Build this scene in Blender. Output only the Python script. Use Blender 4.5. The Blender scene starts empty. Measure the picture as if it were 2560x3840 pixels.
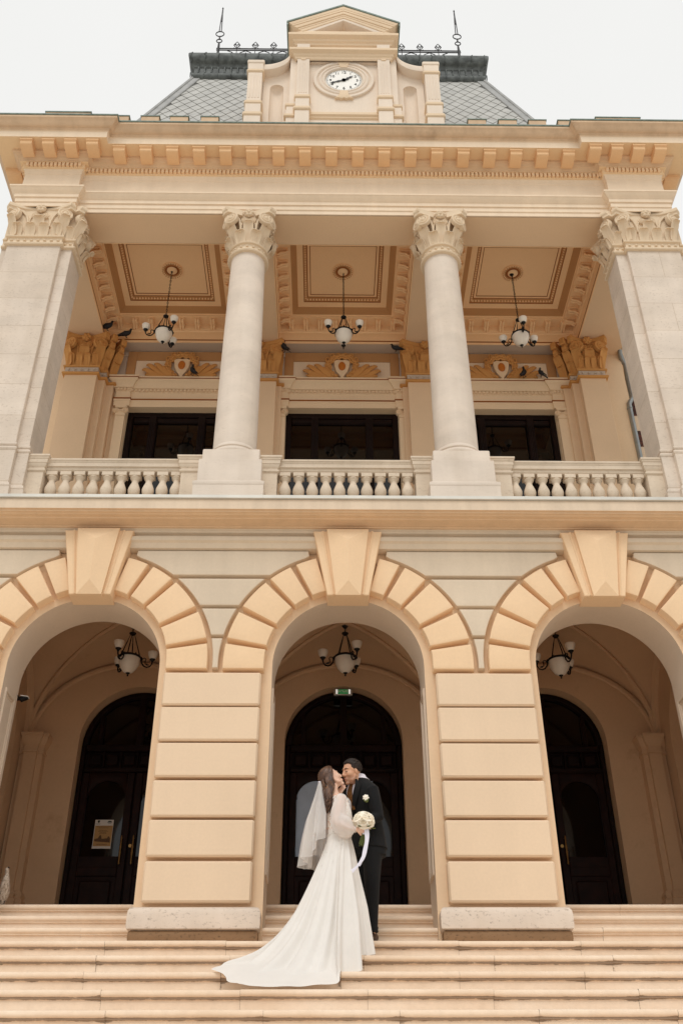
import bpy, math, random
from math import sin, cos, pi, sqrt, radians, atan2, exp
from mathutils import Vector, Matrix
random.seed(7)
scene = bpy.context.scene
COL = scene.collection

# ------------------------------------------------------------------ mesh builder
class MB:
    def __init__(s):
        s.v = []; s.f = []; s.m = []; s.col = {}
    def add(s, vs, fs, mat=0):
        n = len(s.v)
        s.v.extend([tuple(p) for p in vs])
        for f in fs:
            s.f.append(tuple(i + n for i in f)); s.m.append(mat)
        return n
    def box(s, x0, y0, z0, x1, y1, z1, b=0.0, mat=0, M=None):
        if x0 > x1: x0, x1 = x1, x0
        if y0 > y1: y0, y1 = y1, y0
        if z0 > z1: z0, z1 = z1, z0
        if b <= 0:
            vs = [(x, y, z) for z in (z0, z1) for y in (y0, y1) for x in (x0, x1)]
            fs = [(0, 2, 3, 1), (4, 5, 7, 6), (0, 1, 5, 4), (2, 6, 7, 3), (0, 4, 6, 2), (1, 3, 7, 5)]
        else:
            vs = []; idx = {}
            for i, (x, sx) in enumerate(((x0, 1), (x1, -1))):
                for j, (y, sy) in enumerate(((y0, 1), (y1, -1))):
                    for k, (z, sz) in enumerate(((z0, 1), (z1, -1))):
                        idx[(i, j, k)] = len(vs)
                        vs += [(x, y + sy * b, z + sz * b), (x + sx * b, y, z + sz * b), (x + sx * b, y + sy * b, z)]
            I = lambda i, j, k, a: idx[(i, j, k)] + a
            fs = []
            for i in (0, 1):
                fs.append((I(i, 0, 0, 0), I(i, 1, 0, 0), I(i, 1, 1, 0), I(i, 0, 1, 0)))
                fs.append((I(0, i, 0, 1), I(1, i, 0, 1), I(1, i, 1, 1), I(0, i, 1, 1)))
                fs.append((I(0, 0, i, 2), I(1, 0, i, 2), I(1, 1, i, 2), I(0, 1, i, 2)))
                for j in (0, 1):
                    fs.append((I(i, j, 0, 0), I(i, j, 1, 0), I(i, j, 1, 1), I(i, j, 0, 1)))
                    fs.append((I(i, 0, j, 0), I(i, 1, j, 0), I(i, 1, j, 2), I(i, 0, j, 2)))
                    fs.append((I(0, i, j, 1), I(1, i, j, 1), I(1, i, j, 2), I(0, i, j, 2)))
                    for k in (0, 1):
                        fs.append((I(i, j, k, 0), I(i, j, k, 1), I(i, j, k, 2)))
        if M is not None: vs = [M @ Vector(p) for p in vs]
        s.add(vs, fs, mat)
    def prism(s, poly, y0, y1, b=0.0, mat=0, ax='y', back=True):
        """closed polygon (x,z) pushed from front y0 to y1 with a chamfered front edge"""
        n = len(poly)
        A = sum(poly[i][0] * poly[(i + 1) % n][1] - poly[(i + 1) % n][0] * poly[i][1] for i in range(n))
        if A < 0: poly = poly[::-1]
        rings = []
        def inset(d):
            out = []
            for i in range(n):
                p = Vector(poly[i - 1]); q = Vector(poly[i]); r = Vector(poly[(i + 1) % n])
                e1 = (q - p); e2 = (r - q)
                if e1.length < 1e-9: e1 = e2
                if e2.length < 1e-9: e2 = e1
                e1.normalize(); e2.normalize()
                n1 = Vector((-e1.y, e1.x)); n2 = Vector((-e2.y, e2.x))
                mm = n1 + n2
                k = mm.length_squared
                mm = mm * (2 / k) if k > 0.3 else n1
                out.append(q + mm * d)
            return out
        sg = 1 if y1 > y0 else -1
        if b > 0:
            rings.append([(p.x, y0, p.y) for p in inset(b)])
            rings.append([(p.x, y0 + sg * b * 0.3, p.y) for p in inset(b * 0.3)])
            rings.append([(p[0], y0 + sg * b, p[1]) for p in poly])
        else:
            rings.append([(p[0], y0, p[1]) for p in poly])
        rings.append([(p[0], y1, p[1]) for p in poly])
        vs = [p for r in rings for p in r]
        fs = [tuple(range(n))]
        for k in range(len(rings) - 1):
            for i in range(n):
                j = (i + 1) % n
                fs.append((k * n + i, (k + 1) * n + i, (k + 1) * n + j, k * n + j))
        if back: fs.append(tuple(range((len(rings) - 1) * n + n - 1, (len(rings) - 1) * n - 1, -1)))
        if ax == 'x': vs = [(y, x, z) for x, y, z in vs]
        s.add(vs, fs, mat)
    def lathe(s, prof, c=(0, 0, 0), n=32, mat=0, M=None, cap=True, a0=0.0, a1=2 * pi):
        full = abs(a1 - a0 - 2 * pi) < 1e-6
        cols = n if full else n + 1
        vs = []
        for r, z in prof:
            for i in range(cols):
                a = a0 + (a1 - a0) * i / n
                p = Vector((r * cos(a), r * sin(a), z))
                if M is not None: p = M @ p
                vs.append((p.x + c[0], p.y + c[1], p.z + c[2]))
        fs = []
        for k in range(len(prof) - 1):
            for i in range(n):
                j = (i + 1) % cols
                fs.append((k * cols + i, k * cols + j, (k + 1) * cols + j, (k + 1) * cols + i))
        if cap and full:
            if prof[0][0] > 1e-6: fs.append(tuple(range(cols - 1, -1, -1)))
            if prof[-1][0] > 1e-6: fs.append(tuple(range((len(prof) - 1) * cols, len(prof) * cols)))
        s.add(vs, fs, mat)
    def loft(s, rings, mat=0, cap=True, closed=True):
        n = len(rings[0]); vs = [p for r in rings for p in r]; fs = []
        for k in range(len(rings) - 1):
            for i in range(n if closed else n - 1):
                j = (i + 1) % n
                fs.append((k * n + i, k * n + j, (k + 1) * n + j, (k + 1) * n + i))
        if cap and closed:
            fs.append(tuple(range(n - 1, -1, -1))); fs.append(tuple(range((len(rings) - 1) * n, len(rings) * n)))
        return s.add(vs, fs, mat)
    def tube(s, pts, r, n=8, mat=0, flat=None, cap=True):
        pts = [Vector(p) for p in pts]
        if not isinstance(r, list): r = [r] * len(pts)
        up = None; rings = []
        for i, p in enumerate(pts):
            t = (pts[min(i + 1, len(pts) - 1)] - pts[max(i - 1, 0)])
            if t.length < 1e-9: t = Vector((0, 0, 1))
            t.normalize()
            if up is None:
                up = Vector((0, 0, 1)) if abs(t.z) < 0.9 else Vector((1, 0, 0))
                if flat is not None: up = Vector(flat)
            a = (up - t * up.dot(t))
            if a.length < 1e-6: a = t.orthogonal()
            a.normalize(); b = t.cross(a); up = a
            ra, rb = (r[i] if hasattr(r[i], '__len__') else (r[i], r[i]))
            rings.append([p + a * (ra * cos(2 * pi * k / n)) + b * (rb * sin(2 * pi * k / n)) for k in range(n)])
        s.loft(rings, mat, cap)
    def ell(s, c, r, M=None, nu=14, nv=9, mat=0):
        prof = [(max(sin(pi * k / nv), 0.0), -cos(pi * k / nv)) for k in range(nv + 1)]
        S = Matrix.Diagonal((r[0], r[1], r[2]))
        R = (M.to_3x3() if M is not None else Matrix.Identity(3)) @ S
        s.lathe(prof, c, nu, mat, R, cap=False)
    def grid(s, f, nu, nv, mat=0, wrap=False):
        vs = [f(i / nu, j / nv) for j in range(nv + 1) for i in range(nu + (0 if wrap else 1))]
        c = nu if wrap else nu + 1
        fs = [(j * c + i, j * c + (i + 1) % c, (j + 1) * c + (i + 1) % c, (j + 1) * c + i) for j in range(nv) for i in range(nu)]
        return s.add(vs, fs, mat)
    def shell(s, f, nu, nv, th, mat=0):
        """grid surface with thickness th (offset along its normals) and closed rim"""
        P = [[Vector(f(i / nu, j / nv)) for i in range(nu + 1)] for j in range(nv + 1)]
        Q = []
        for j in range(nv + 1):
            row = []
            for i in range(nu + 1):
                du = P[j][min(i + 1, nu)] - P[j][max(i - 1, 0)]
                dv = P[min(j + 1, nv)][i] - P[max(j - 1, 0)][i]
                nn = du.cross(dv)
                if nn.length > 1e-12: nn.normalize()
                row.append(P[j][i] - nn * th)
            Q.append(row)
        c = nu + 1; o = c * (nv + 1)
        vs = [p for r in P for p in r] + [p for r in Q for p in r]
        fs = []
        for j in range(nv):
            for i in range(nu):
                q = (j * c + i, j * c + i + 1, (j + 1) * c + i + 1, (j + 1) * c + i)
                fs.append(q); fs.append(tuple(k + o for k in q[::-1]))
        rim = [i for i in range(c)] + [j * c + nu for j in range(1, nv + 1)] + [nv * c + i for i in range(nu - 1, -1, -1)] + [j * c for j in range(nv - 1, 0, -1)]
        for k in range(len(rim)):
            a = rim[k]; b = rim[(k + 1) % len(rim)]
            fs.append((b, a, a + o, b + o))
        s.add(vs, fs, mat)
    def mould(s, prof, path, mat=0, closed=False, caps=True):
        """sweep (outward, z) profile along a plan path; outward = right of travel; mitred corners"""
        P = [Vector(p) for p in path]; n = len(P); rings = []
        for i in range(n):
            if closed: a, b = P[i] - P[i - 1], P[(i + 1) % n] - P[i]
            else: a, b = (P[i] - P[i - 1] if i else P[1] - P[0]), (P[i + 1] - P[i] if i < n - 1 else P[-1] - P[-2])
            a = a.normalized(); b = b.normalized()
            n1 = Vector((a.y, -a.x)); n2 = Vector((b.y, -b.x)); m = n1 + n2
            m = m * (2 / m.length_squared) if m.length_squared > 0.05 else n1
            rings.append([(P[i].x + m.x * o, P[i].y + m.y * o, z) for o, z in prof])
        k = len(prof); vs = [p for r in rings for p in r]; fs = []
        for i in range(n if closed else n - 1):
            j = (i + 1) % n
            for q in range(k - 1):
                fs.append((i * k + q, j * k + q, j * k + q + 1, i * k + q + 1))
        if caps and not closed:
            fs.append(tuple(range(k - 1, -1, -1))); fs.append(tuple((n - 1) * k + q for q in range(k)))
        s.add(vs, fs, mat)
    def build(s, name, mats, parent=None, base=(0, 0, 0), ang=38, smooth=True):
        me = bpy.data.meshes.new(name)
        bx, by, bz = base
        me.from_pydata([(x - bx, y - by, z - bz) for x, y, z in s.v], [], s.f)
        if not isinstance(mats, (list, tuple)): mats = [mats]
        for m in mats: me.materials.append(m)
        me.polygons.foreach_set('material_index', s.m)
        me.polygons.foreach_set('use_smooth', [smooth] * len(s.f))
        if smooth and ang < 180: me.set_sharp_from_angle(angle=radians(ang))
        for nm, vals in s.col.items():
            at = me.attributes.new(nm, 'FLOAT', 'POINT')
            at.data.foreach_set('value', vals)
        me.update()
        o = bpy.data.objects.new(name, me); COL.objects.link(o)
        if parent is not None: o.parent = parent
        return o

def thing(name, label, cat, loc=(0, 0, 0), group=None):
    o = bpy.data.objects.new(name, None); COL.objects.link(o); o.location = loc
    o.empty_display_size = 0.2
    o['label'] = label; o['category'] = cat
    if group: o['group'] = group
    return o
def tag(o, label, cat, group=None):
    o['label'] = label; o['category'] = cat
    if group: o['group'] = group
    return o
def copy_tree(o, parent=None):
    c = o.copy(); COL.objects.link(c)
    if parent is not None: c.parent = parent
    for ch in list(o.children): copy_tree(ch, c)
    return c
def place(o, x=0, y=0, z=0, rz=0):
    o.location = (x, y, z); o.rotation_euler = (0, 0, rz); return o

# ------------------------------------------------------------------ materials
def lin(c):
    return tuple(((v / 255) / 12.92 if v / 255 <= 0.04045 else ((v / 255 + 0.055) / 1.055) ** 2.4) for v in c) + (1.0,)
class NT:
    def __init__(s, name):
        s.mat = bpy.data.materials.new(name); s.mat.use_nodes = True
        s.t = s.mat.node_tree; s.b = s.t.nodes['Principled BSDF']; s.out = s.t.nodes['Material Output']
    def n(s, typ, **kw):
        nd = s.t.nodes.new(typ)
        for k, v in kw.items():
            if k.startswith('i_'):
                key = k[2:]
                nd.inputs[int(key) if key.isdigit() else key.replace('_', ' ')].default_value = v
            else: setattr(nd, k, v)
        return nd
    def l(s, a, ao, b, bi): s.t.links.new(a.outputs[ao], b.inputs[bi])
    def pos(s, scale=(1, 1, 1), rot=(0, 0, 0)):
        g = s.n('ShaderNodeNewGeometry'); m = s.n('ShaderNodeMapping')
        m.inputs['Scale'].default_value = scale; m.inputs['Rotation'].default_value = rot
        s.l(g, 'Position', m, 'Vector'); return m
    def noise(s, scale, detail=4, sc=(1, 1, 1), rough=0.55):
        m = s.pos(sc); t = s.n('ShaderNodeTexNoise'); t.inputs['Scale'].default_value = scale
        t.inputs['Detail'].default_value = detail; t.inputs['Roughness'].default_value = rough
        s.l(m, 0, t, 'Vector'); return t
    def ramp(s, node, out, stops):
        r = s.n('ShaderNodeValToRGB'); e = r.color_ramp.elements
        while len(e) < len(stops): e.new(0.5)
        for el, (p, c) in zip(e, stops): el.position = p; el.color = c
        s.l(node, out, r, 0); return r
    def mix(s, mode='MIX', fac=0.5):
        m = s.n('ShaderNodeMixRGB'); m.blend_type = mode; m.inputs[0].default_value = fac; return m
    def bump(s, node, out, strength, dist=0.01):
        b = s.n('ShaderNodeBump'); b.inputs['Strength'].default_value = strength; b.inputs['Distance'].default_value = dist
        s.l(node, out, b, 'Height'); s.l(b, 0, s.b, 'Normal'); return b
def scl(c, k): return tuple(min(1, v * k) for v in c[:3]) + (1,)

def plaster(name, rgb, var=0.07, rough=0.85, bump=0.08, streak=0.0, stain=None, stain_amt=0.0, scale=1.0):
    N = NT(name); c = lin(rgb)
    a = N.noise(0.9 * scale, 5); r = N.ramp(a, 'Fac', [(0.3, scl(c, 1 - var)), (0.7, scl(c, 1 + var * 0.8))])
    f = N.noise(38, 3); rf = N.ramp(f, 'Fac', [(0.3, (0.975, 0.975, 0.975, 1)), (0.7, (1.02, 1.02, 1.02, 1))])
    m = N.mix('MULTIPLY', 1.0); N.l(r, 0, m, 1); N.l(rf, 0, m, 2); last = m
    if streak:
        st = N.noise(1.0, 4, sc=(7, 7, 0.5)); rs = N.ramp(st, 'Fac', [(0.35, (1 - streak, 1 - streak * 1.05, 1 - streak * 1.1, 1)), (0.6, (1, 1, 1, 1))])
        m2 = N.mix('MULTIPLY', 1.0); N.l(last, 0, m2, 1); N.l(rs, 0, m2, 2); last = m2
    if stain:
        sn = N.noise(1.7, 8, rough=0.7); rr = N.ramp(sn, 'Fac', [(0.60, (0, 0, 0, 1)), (0.72, (stain_amt,) * 3 + (1,))])
        m3 = N.mix('MIX'); N.l(rr, 0, m3, 0); N.l(last, 0, m3, 1); m3.inputs[2].default_value = lin(stain); last = m3
    N.l(last, 0, N.b, 'Base Color'); N.b.inputs['Roughness'].default_value = rough
    N.b.inputs['Specular IOR Level'].default_value = 0.25
    bn = N.noise(60, 4); N.bump(bn, 'Fac', bump, 0.006)
    return N.mat

def plain(name, rgb, rough=0.6, metal=0.0, var=0.12, spec=0.4, scale=8, bump=0.0, alpha=None):
    N = NT(name); c = lin(rgb)
    a = N.noise(scale, 4); r = N.ramp(a, 'Fac', [(0.3, scl(c, 1 - var)), (0.7, scl(c, 1 + var))])
    N.l(r, 0, N.b, 'Base Color'); N.b.inputs['Roughness'].default_value = rough
    N.b.inputs['Metallic'].default_value = metal; N.b.inputs['Specular IOR Level'].default_value = spec
    if bump: N.bump(N.noise(scale * 8, 3), 'Fac', bump, 0.004)
    return N.mat

def travertine(name, rgb, blocks=None, dark=(150, 128, 104), pits=0.35, var=0.08):
    N = NT(name); c = lin(rgb)
    a = N.noise(1.6, 6, sc=(1, 1, 2.2)); r = N.ramp(a, 'Fac', [(0.3, scl(c, 1 - var)), (0.7, scl(c, 1 + var))])
    p = N.noise(26, 5, sc=(1, 1, 1.8), rough=0.7); rp = N.ramp(p, 'Fac', [(0.30, lin(dark)), (0.44, (1, 1, 1, 1))])
    m = N.mix('MULTIPLY', pits); N.l(r, 0, m, 1); N.l(rp, 0, m, 2); last = m
    g = N.noise(0.8, 5, sc=(5, 5, 0.6)); rg = N.ramp(g, 'Fac', [(0.3, (0.86, 0.84, 0.81, 1)), (0.6, (1, 1, 1, 1))])
    m2 = N.mix('MULTIPLY', 0.7); N.l(last, 0, m2, 1); N.l(rg, 0, m2, 2); last = m2
    if blocks:
        w, h = blocks
        g = N.n('ShaderNodeNewGeometry'); sp = N.n('ShaderNodeSeparateXYZ'); N.l(g, 'Position', sp, 0)
        ad = N.n('ShaderNodeMath', operation='ADD'); N.l(sp, 'X', ad, 0); N.l(sp, 'Y', ad, 1)
        cb = N.n('ShaderNodeCombineXYZ'); N.l(ad, 0, cb, 'X'); N.l(sp, 'Z', cb, 'Y')
        br = N.n('ShaderNodeTexBrick'); N.l(cb, 0, br, 'Vector')
        br.inputs['Scale'].default_value = 1; br.inputs['Brick Width'].default_value = w; br.inputs['Row Height'].default_value = h
        br.inputs['Mortar Size'].default_value = 0.004; br.inputs['Mortar Smooth'].default_value = 0.3
        br.inputs['Color1'].default_value = (1, 1, 1, 1); br.inputs['Color2'].default_value = (0.93, 0.915, 0.89, 1); br.inputs['Mortar'].default_value = (0.74, 0.68, 0.60, 1)
        m3 = N.mix('MULTIPLY', 1.0); N.l(last, 0, m3, 1); N.l(br, 'Color', m3, 2); last = m3
    N.l(last, 0, N.b, 'Base Color'); N.b.inputs['Roughness'].default_value = 0.75; N.b.inputs['Specular IOR Level'].default_value = 0.25
    N.bump(p, 'Fac', 0.25, 0.006)
    return N.mat
M = {}
M['pale'] = plaster('pale_plaster', (225, 206, 182), streak=0.05)
M['gablewall'] = plaster('gable_plaster', (230, 214, 196), streak=0.04)
M['gabletrim'] = plaster('gable_trim_plaster', (226, 202, 172), var=0.05)
M['spandrel'] = plaster('spandrel_plaster', (217, 201, 179), streak=0.04)
M['peach'] = plaster('peach_plaster', (233, 202, 165), var=0.04, streak=0.012)
M['block'] = plaster('block_plaster', (226, 201, 172), var=0.04, streak=0.015)
M['strip'] = plaster('recess_plaster', (222, 193, 160), var=0.06)
M['jamb'] = plaster('jamb_plaster', (214, 196, 176), var=0.07, stain=(140, 105, 85), stain_amt=0.25)
M['fascia'] = plaster('fascia_plaster', (220, 200, 176), var=0.05, streak=0.09, stain=(150, 125, 100), stain_amt=0.15)
M['mould'] = plaster('moulding_plaster', (219, 189, 155), var=0.06, streak=0.06)
M['cream'] = plaster('cream_plaster', (231, 210, 184), var=0.05, streak=0.05)
M['sima'] = plaster('sima_plaster', (210, 181, 150), var=0.08, streak=0.12, stain=(140, 112, 88), stain_amt=0.3)
M['orange'] = plaster('orange_plaster', (228, 188, 144), var=0.05)
M['soffit'] = plaster('soffit_plaster', (232, 202, 162), var=0.05)
M['beam'] = plaster('beam_plaster', (224, 194, 160), var=0.05)
M['ceiling'] = plaster('ceiling_plaster', (240, 204, 160), var=0.04)
M['ceilbrown'] = plaster('brown_ceiling_paint', (184, 138, 92), var=0.05)
M['gold'] = plain('ochre_line_paint', (140, 78, 24), 0.6, var=0.1)
M['backwall'] = plaster('loggia_wall_plaster', (229, 203, 170), var=0.05)
M['greywall'] = plaster('grey_panel_plaster', (192, 176, 160), var=0.05)
M['ochre'] = plaster('ochre_capital_paint', (200, 146, 86), var=0.08)
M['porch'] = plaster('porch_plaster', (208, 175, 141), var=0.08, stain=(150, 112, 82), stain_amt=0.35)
M['capital'] = plaster('capital_stone', (222, 201, 173), var=0.06)
M['stone'] = travertine('pillar_stone', (220, 206, 191), blocks=(1.9, 0.52))
M['shaft'] = travertine('column_stone', (220, 206, 191), pits=0.15)
M['rail'] = travertine('balustrade_stone', (214, 197, 176), pits=0.3)
M['plinth'] = travertine('rough_plinth_stone', (222, 206, 190), pits=0.5, dark=(110, 92, 74))
M['plinthdark'] = travertine('dark_plinth_stone', (140, 108, 78), pits=0.8, dark=(70, 54, 42))  # dark brown stone of the lower plinth band and the step bed
M['copper'] = plain('weathered_copper_flashing', (122, 136, 128), 0.7, 0.0, 0.25, scale=14)
M['zinc'] = plain('zinc_flashing', (206, 203, 194), 0.55, 0.2, 0.10, scale=3)
M['slate'] = plain('grey_slate', (178, 177, 172), 0.6, 0.0, 0.14, scale=5, bump=0.15)
M['slateunder'] = plain('slate_joint', (120, 119, 116), 0.8)
M['lead'] = plain('grey_lead_sheet', (158, 158, 156), 0.6, 0.1, 0.15, scale=4)
M['crown'] = plain('patinated_copper_roof', (80, 84, 82), 0.6, 0.2, 0.5, scale=9)
M['iron'] = plain('dark_wrought_iron', (40, 38, 38), 0.5, 0.5)
M['blackiron'] = plain('black_lamp_metal', (16, 13, 12), 0.45, 0.4)
M['shade'] = plain('alabaster_lamp_glass', (228, 218, 204), 0.4, 0, 0.04, scale=10)
M['wood'] = plain('dark_door_wood', (26, 12, 8), 0.55, 0, 0.4, scale=5, spec=0.15)
M['woodin'] = plain('dark_door_panel_wood', (32, 15, 10), 0.55, 0, 0.4, scale=7, spec=0.15)
M['glass'] = plain('dark_window_glass', (8, 8, 9), 0.04, 0, 0.02, spec=0.45)
M['frost_sky'] = plain('frosted_glass_painted_sky', (186, 202, 222), 0.6, 0, 0.06)  # sky reflection on the frosted panes put into their pale blue colour
M['brass'] = plain('worn_brass', (150, 116, 70), 0.35, 0.9)
M['white'] = plain('white_enamel', (235, 233, 226), 0.5, 0, 0.02)
M['black'] = plain('black_enamel', (14, 14, 15), 0.5, 0, 0.05)
M['ink'] = plain('black_print_ink', (30, 27, 25), 0.6, 0, 0.05)
M['green'] = plain('green_sign_plastic', (24, 120, 58), 0.4, 0, 0.04)
_b = M['green'].node_tree.nodes['Principled BSDF']; _b.inputs['Emission Color'].default_value = (0.02, 0.25, 0.08, 1); _b.inputs['Emission Strength'].default_value = 0.35
M['chrome'] = plain('silver_reflector', (205, 205, 200), 0.25, 0.7, 0.05)
M['paper'] = plain('poster_paper', (206, 200, 192), 0.7, 0, 0.03)
M['sepia'] = plain('sepia_print', (172, 134, 84), 0.7, 0, 0.08, scale=20)
M['sepiadark'] = plain('dark_sepia_print', (92, 66, 42), 0.7, 0, 0.2, scale=40)
M['pipe'] = plain('galvanised_downpipe', (150, 154, 154), 0.4, 0.6, 0.12)
M['pigeon'] = plain('dark_pigeon_feathers', (28, 28, 32), 0.6, 0, 0.4, scale=30)
M['beak'] = plain('dark_beak_and_feet', (60, 44, 40), 0.6)
M['paving'] = plaster('grey_paving', (204, 197, 187), var=0.08)
M['disc'] = plain('shield_oval_paint', (186, 108, 34), 0.5, 0, 0.06)

def brick_mat():
    N = NT('dark_red_brick'); g = N.n('ShaderNodeNewGeometry'); sp = N.n('ShaderNodeSeparateXYZ'); N.l(g, 'Position', sp, 0)
    ad = N.n('ShaderNodeMath', operation='ADD'); N.l(sp, 'X', ad, 0); N.l(sp, 'Y', ad, 1)
    cb = N.n('ShaderNodeCombineXYZ'); N.l(ad, 0, cb, 'X'); N.l(sp, 'Z', cb, 'Y')
    br = N.n('ShaderNodeTexBrick'); N.l(cb, 0, br, 'Vector')
    for k, v in (('Scale', 1), ('Brick Width', 0.22), ('Row Height', 0.075), ('Mortar Size', 0.006)): br.inputs[k].default_value = v
    br.inputs['Color1'].default_value = lin((98, 52, 38)); br.inputs['Color2'].default_value = lin((74, 40, 30)); br.inputs['Mortar'].default_value = lin((44, 30, 24))
    N.l(br, 'Color', N.b, 'Base Color'); N.b.inputs['Roughness'].default_value = 0.8
    return N.mat
M['brick'] = brick_mat()

def step_mat():
    N = NT('marble_step_stone'); c = lin((236, 213, 188))
    a = N.noise(1.1, 6, sc=(1, 1, 1)); r = N.ramp(a, 'Fac', [(0.28, scl(lin((228, 202, 174)), 0.98)), (0.5, c), (0.72, lin((240, 221, 199)))])
    f = N.noise(14, 6, rough=0.7); rf = N.ramp(f, 'Fac', [(0.25, (0.92, 0.91, 0.90, 1)), (0.6, (1.02, 1.02, 1.02, 1))])
    m = N.mix('MULTIPLY', 1.0); N.l(r, 0, m, 1); N.l(rf, 0, m, 2)
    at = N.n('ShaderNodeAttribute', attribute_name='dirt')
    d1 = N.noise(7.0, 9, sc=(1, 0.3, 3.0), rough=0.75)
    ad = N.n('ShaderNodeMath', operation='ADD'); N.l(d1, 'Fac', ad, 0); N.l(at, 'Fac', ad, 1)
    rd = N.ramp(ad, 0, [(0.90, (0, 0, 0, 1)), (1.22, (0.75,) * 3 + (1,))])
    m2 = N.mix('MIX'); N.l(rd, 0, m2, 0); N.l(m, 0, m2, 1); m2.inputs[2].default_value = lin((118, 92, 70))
    N.l(m2, 0, N.b, 'Base Color'); N.b.inputs['Roughness'].default_value = 0.55; N.b.inputs['Specular IOR Level'].default_value = 0.3
    N.bump(f, 'Fac', 0.15, 0.005)
    return N.mat
M['step'] = step_mat()
M['floor'] = plaster('porch_floor_stone', (206, 188, 168), var=0.06)
town = thing('town_hall', 'ornate peach town hall with three arches, column loggia and clock gable above the steps', 'town hall')
STEP_H, STEP_D, STEP_Y0 = 0.188, 0.392, 0.95
ZC, RIN, ROUT, RI = 2.22, 0.885, 1.32, 0.805
BAYS = (-2.80, 0.0, 2.80)

def arch_wall(mb, x0, x1, z0, z1, ops, y0, y1, n=28, mat=0, matj=None, back=True, ax='y'):
    """wall with arched openings ops=[(cx, r, zs)] ; front face y0, back face y1, intrados between"""
    if matj is None: matj = mat
    T = (lambda p: p) if ax == 'y' else (lambda p: (p[1], p[0], p[2]))
    def quad(a, b, c, d, m): mb.add([T(a), T(b), T(c), T(d)], [(0, 1, 2, 3)], m)
    for yy in ((y0, y1) if back else (y0,)):
        px = x0
        for cx, r, zs in ops:
            quad((px, yy, z0), (cx - r, yy, z0), (cx - r, yy, z1), (px, yy, z1), mat)
            for i in range(n):
                a = pi - pi * i / n; b = pi - pi * (i + 1) / n
                xa, za, xb, zb = cx + r * cos(a), zs + r * sin(a), cx + r * cos(b), zs + r * sin(b)
                quad((xa, yy, za), (xb, yy, zb), (xb, yy, z1), (xa, yy, z1), mat)
            px = cx + r
        quad((px, yy, z0), (x1, yy, z0), (x1, yy, z1), (px, yy, z1), mat)
    for cx, r, zs in ops:
        pts = [(cx - r, z0)] + [(cx + r * cos(pi - pi * i / n), zs + r * sin(pi * i / n)) for i in range(n + 1)] + [(cx + r, z0)]
        k = len(pts); vs = [T((x, y0, z)) for x, z in pts] + [T((x, y1, z)) for x, z in pts]
        mb.add(vs, [(i, i + 1, i + 1 + k, i + k) for i in range(k - 1)], matj)
    quad((x0, y0, z0), (x0, y1, z0), (x0, y1, z1), (x0, y0, z1), mat)
    quad((x1, y0, z0), (x1, y1, z0), (x1, y1, z1), (x1, y0, z1), mat)

# ---------------------------------------------------------------- steps, ground
def build_steps():
    rnd = random.Random(3)
    mb = MB(); dirt = []
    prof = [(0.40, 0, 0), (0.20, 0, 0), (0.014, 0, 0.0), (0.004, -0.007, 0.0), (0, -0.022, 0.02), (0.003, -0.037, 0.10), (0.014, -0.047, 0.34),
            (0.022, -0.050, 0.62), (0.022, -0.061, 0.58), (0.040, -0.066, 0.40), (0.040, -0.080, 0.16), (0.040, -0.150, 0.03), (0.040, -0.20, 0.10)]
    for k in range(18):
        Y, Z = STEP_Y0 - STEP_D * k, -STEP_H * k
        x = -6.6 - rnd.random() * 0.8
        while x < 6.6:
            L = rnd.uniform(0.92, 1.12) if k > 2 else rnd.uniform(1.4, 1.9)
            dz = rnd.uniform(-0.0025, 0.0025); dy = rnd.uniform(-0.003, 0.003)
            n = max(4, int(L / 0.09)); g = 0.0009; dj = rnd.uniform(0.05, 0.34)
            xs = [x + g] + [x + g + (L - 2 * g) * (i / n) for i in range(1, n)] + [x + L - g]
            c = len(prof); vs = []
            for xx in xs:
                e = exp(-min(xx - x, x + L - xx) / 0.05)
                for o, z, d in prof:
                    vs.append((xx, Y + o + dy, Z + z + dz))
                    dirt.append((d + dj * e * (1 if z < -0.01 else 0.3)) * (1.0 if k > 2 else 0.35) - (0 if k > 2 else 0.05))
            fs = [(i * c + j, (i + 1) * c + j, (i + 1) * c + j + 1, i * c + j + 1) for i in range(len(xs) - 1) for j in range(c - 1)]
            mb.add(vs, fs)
            x += L
    mb.col['dirt'] = dirt
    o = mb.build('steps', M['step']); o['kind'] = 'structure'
    b = MB(); b.box(-6.6, 1.352, -0.4, 6.6, 3.6, -0.001); o = b.build('porch_floor', M['floor']); o['kind'] = 'structure'
    b = MB()
    # dark bed under the slabs so that the joints read as shadow gaps
    for k in range(18):
        b.box(-6.55, STEP_Y0 - STEP_D * k + 0.06, -STEP_H * (k + 1) - 0.02, 6.55, STEP_Y0 - STEP_D * k + 0.5, -STEP_H * k - 0.012)
    o = b.build('steps_bed', M['plinthdark']); o['kind'] = 'structure'
    b = MB(); b.grid(lambda u, v: (-160 + 320 * u, -160 + 320 * v, -STEP_H * 18), 8, 8)
    o = b.build('ground', M['paving']); o['kind'] = 'structure'
build_steps()

# ---------------------------------------------------------------- arcade wall
mb = MB()
arch_wall(mb, -4.95, 4.95, -0.58, 4.0, [(c, RI, ZC) for c in BAYS], 0.11, 0.65, n=40, mat=0, matj=1)
arcade = mb.build('arcade_wall', [M['strip'], M['jamb']], town)
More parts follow.
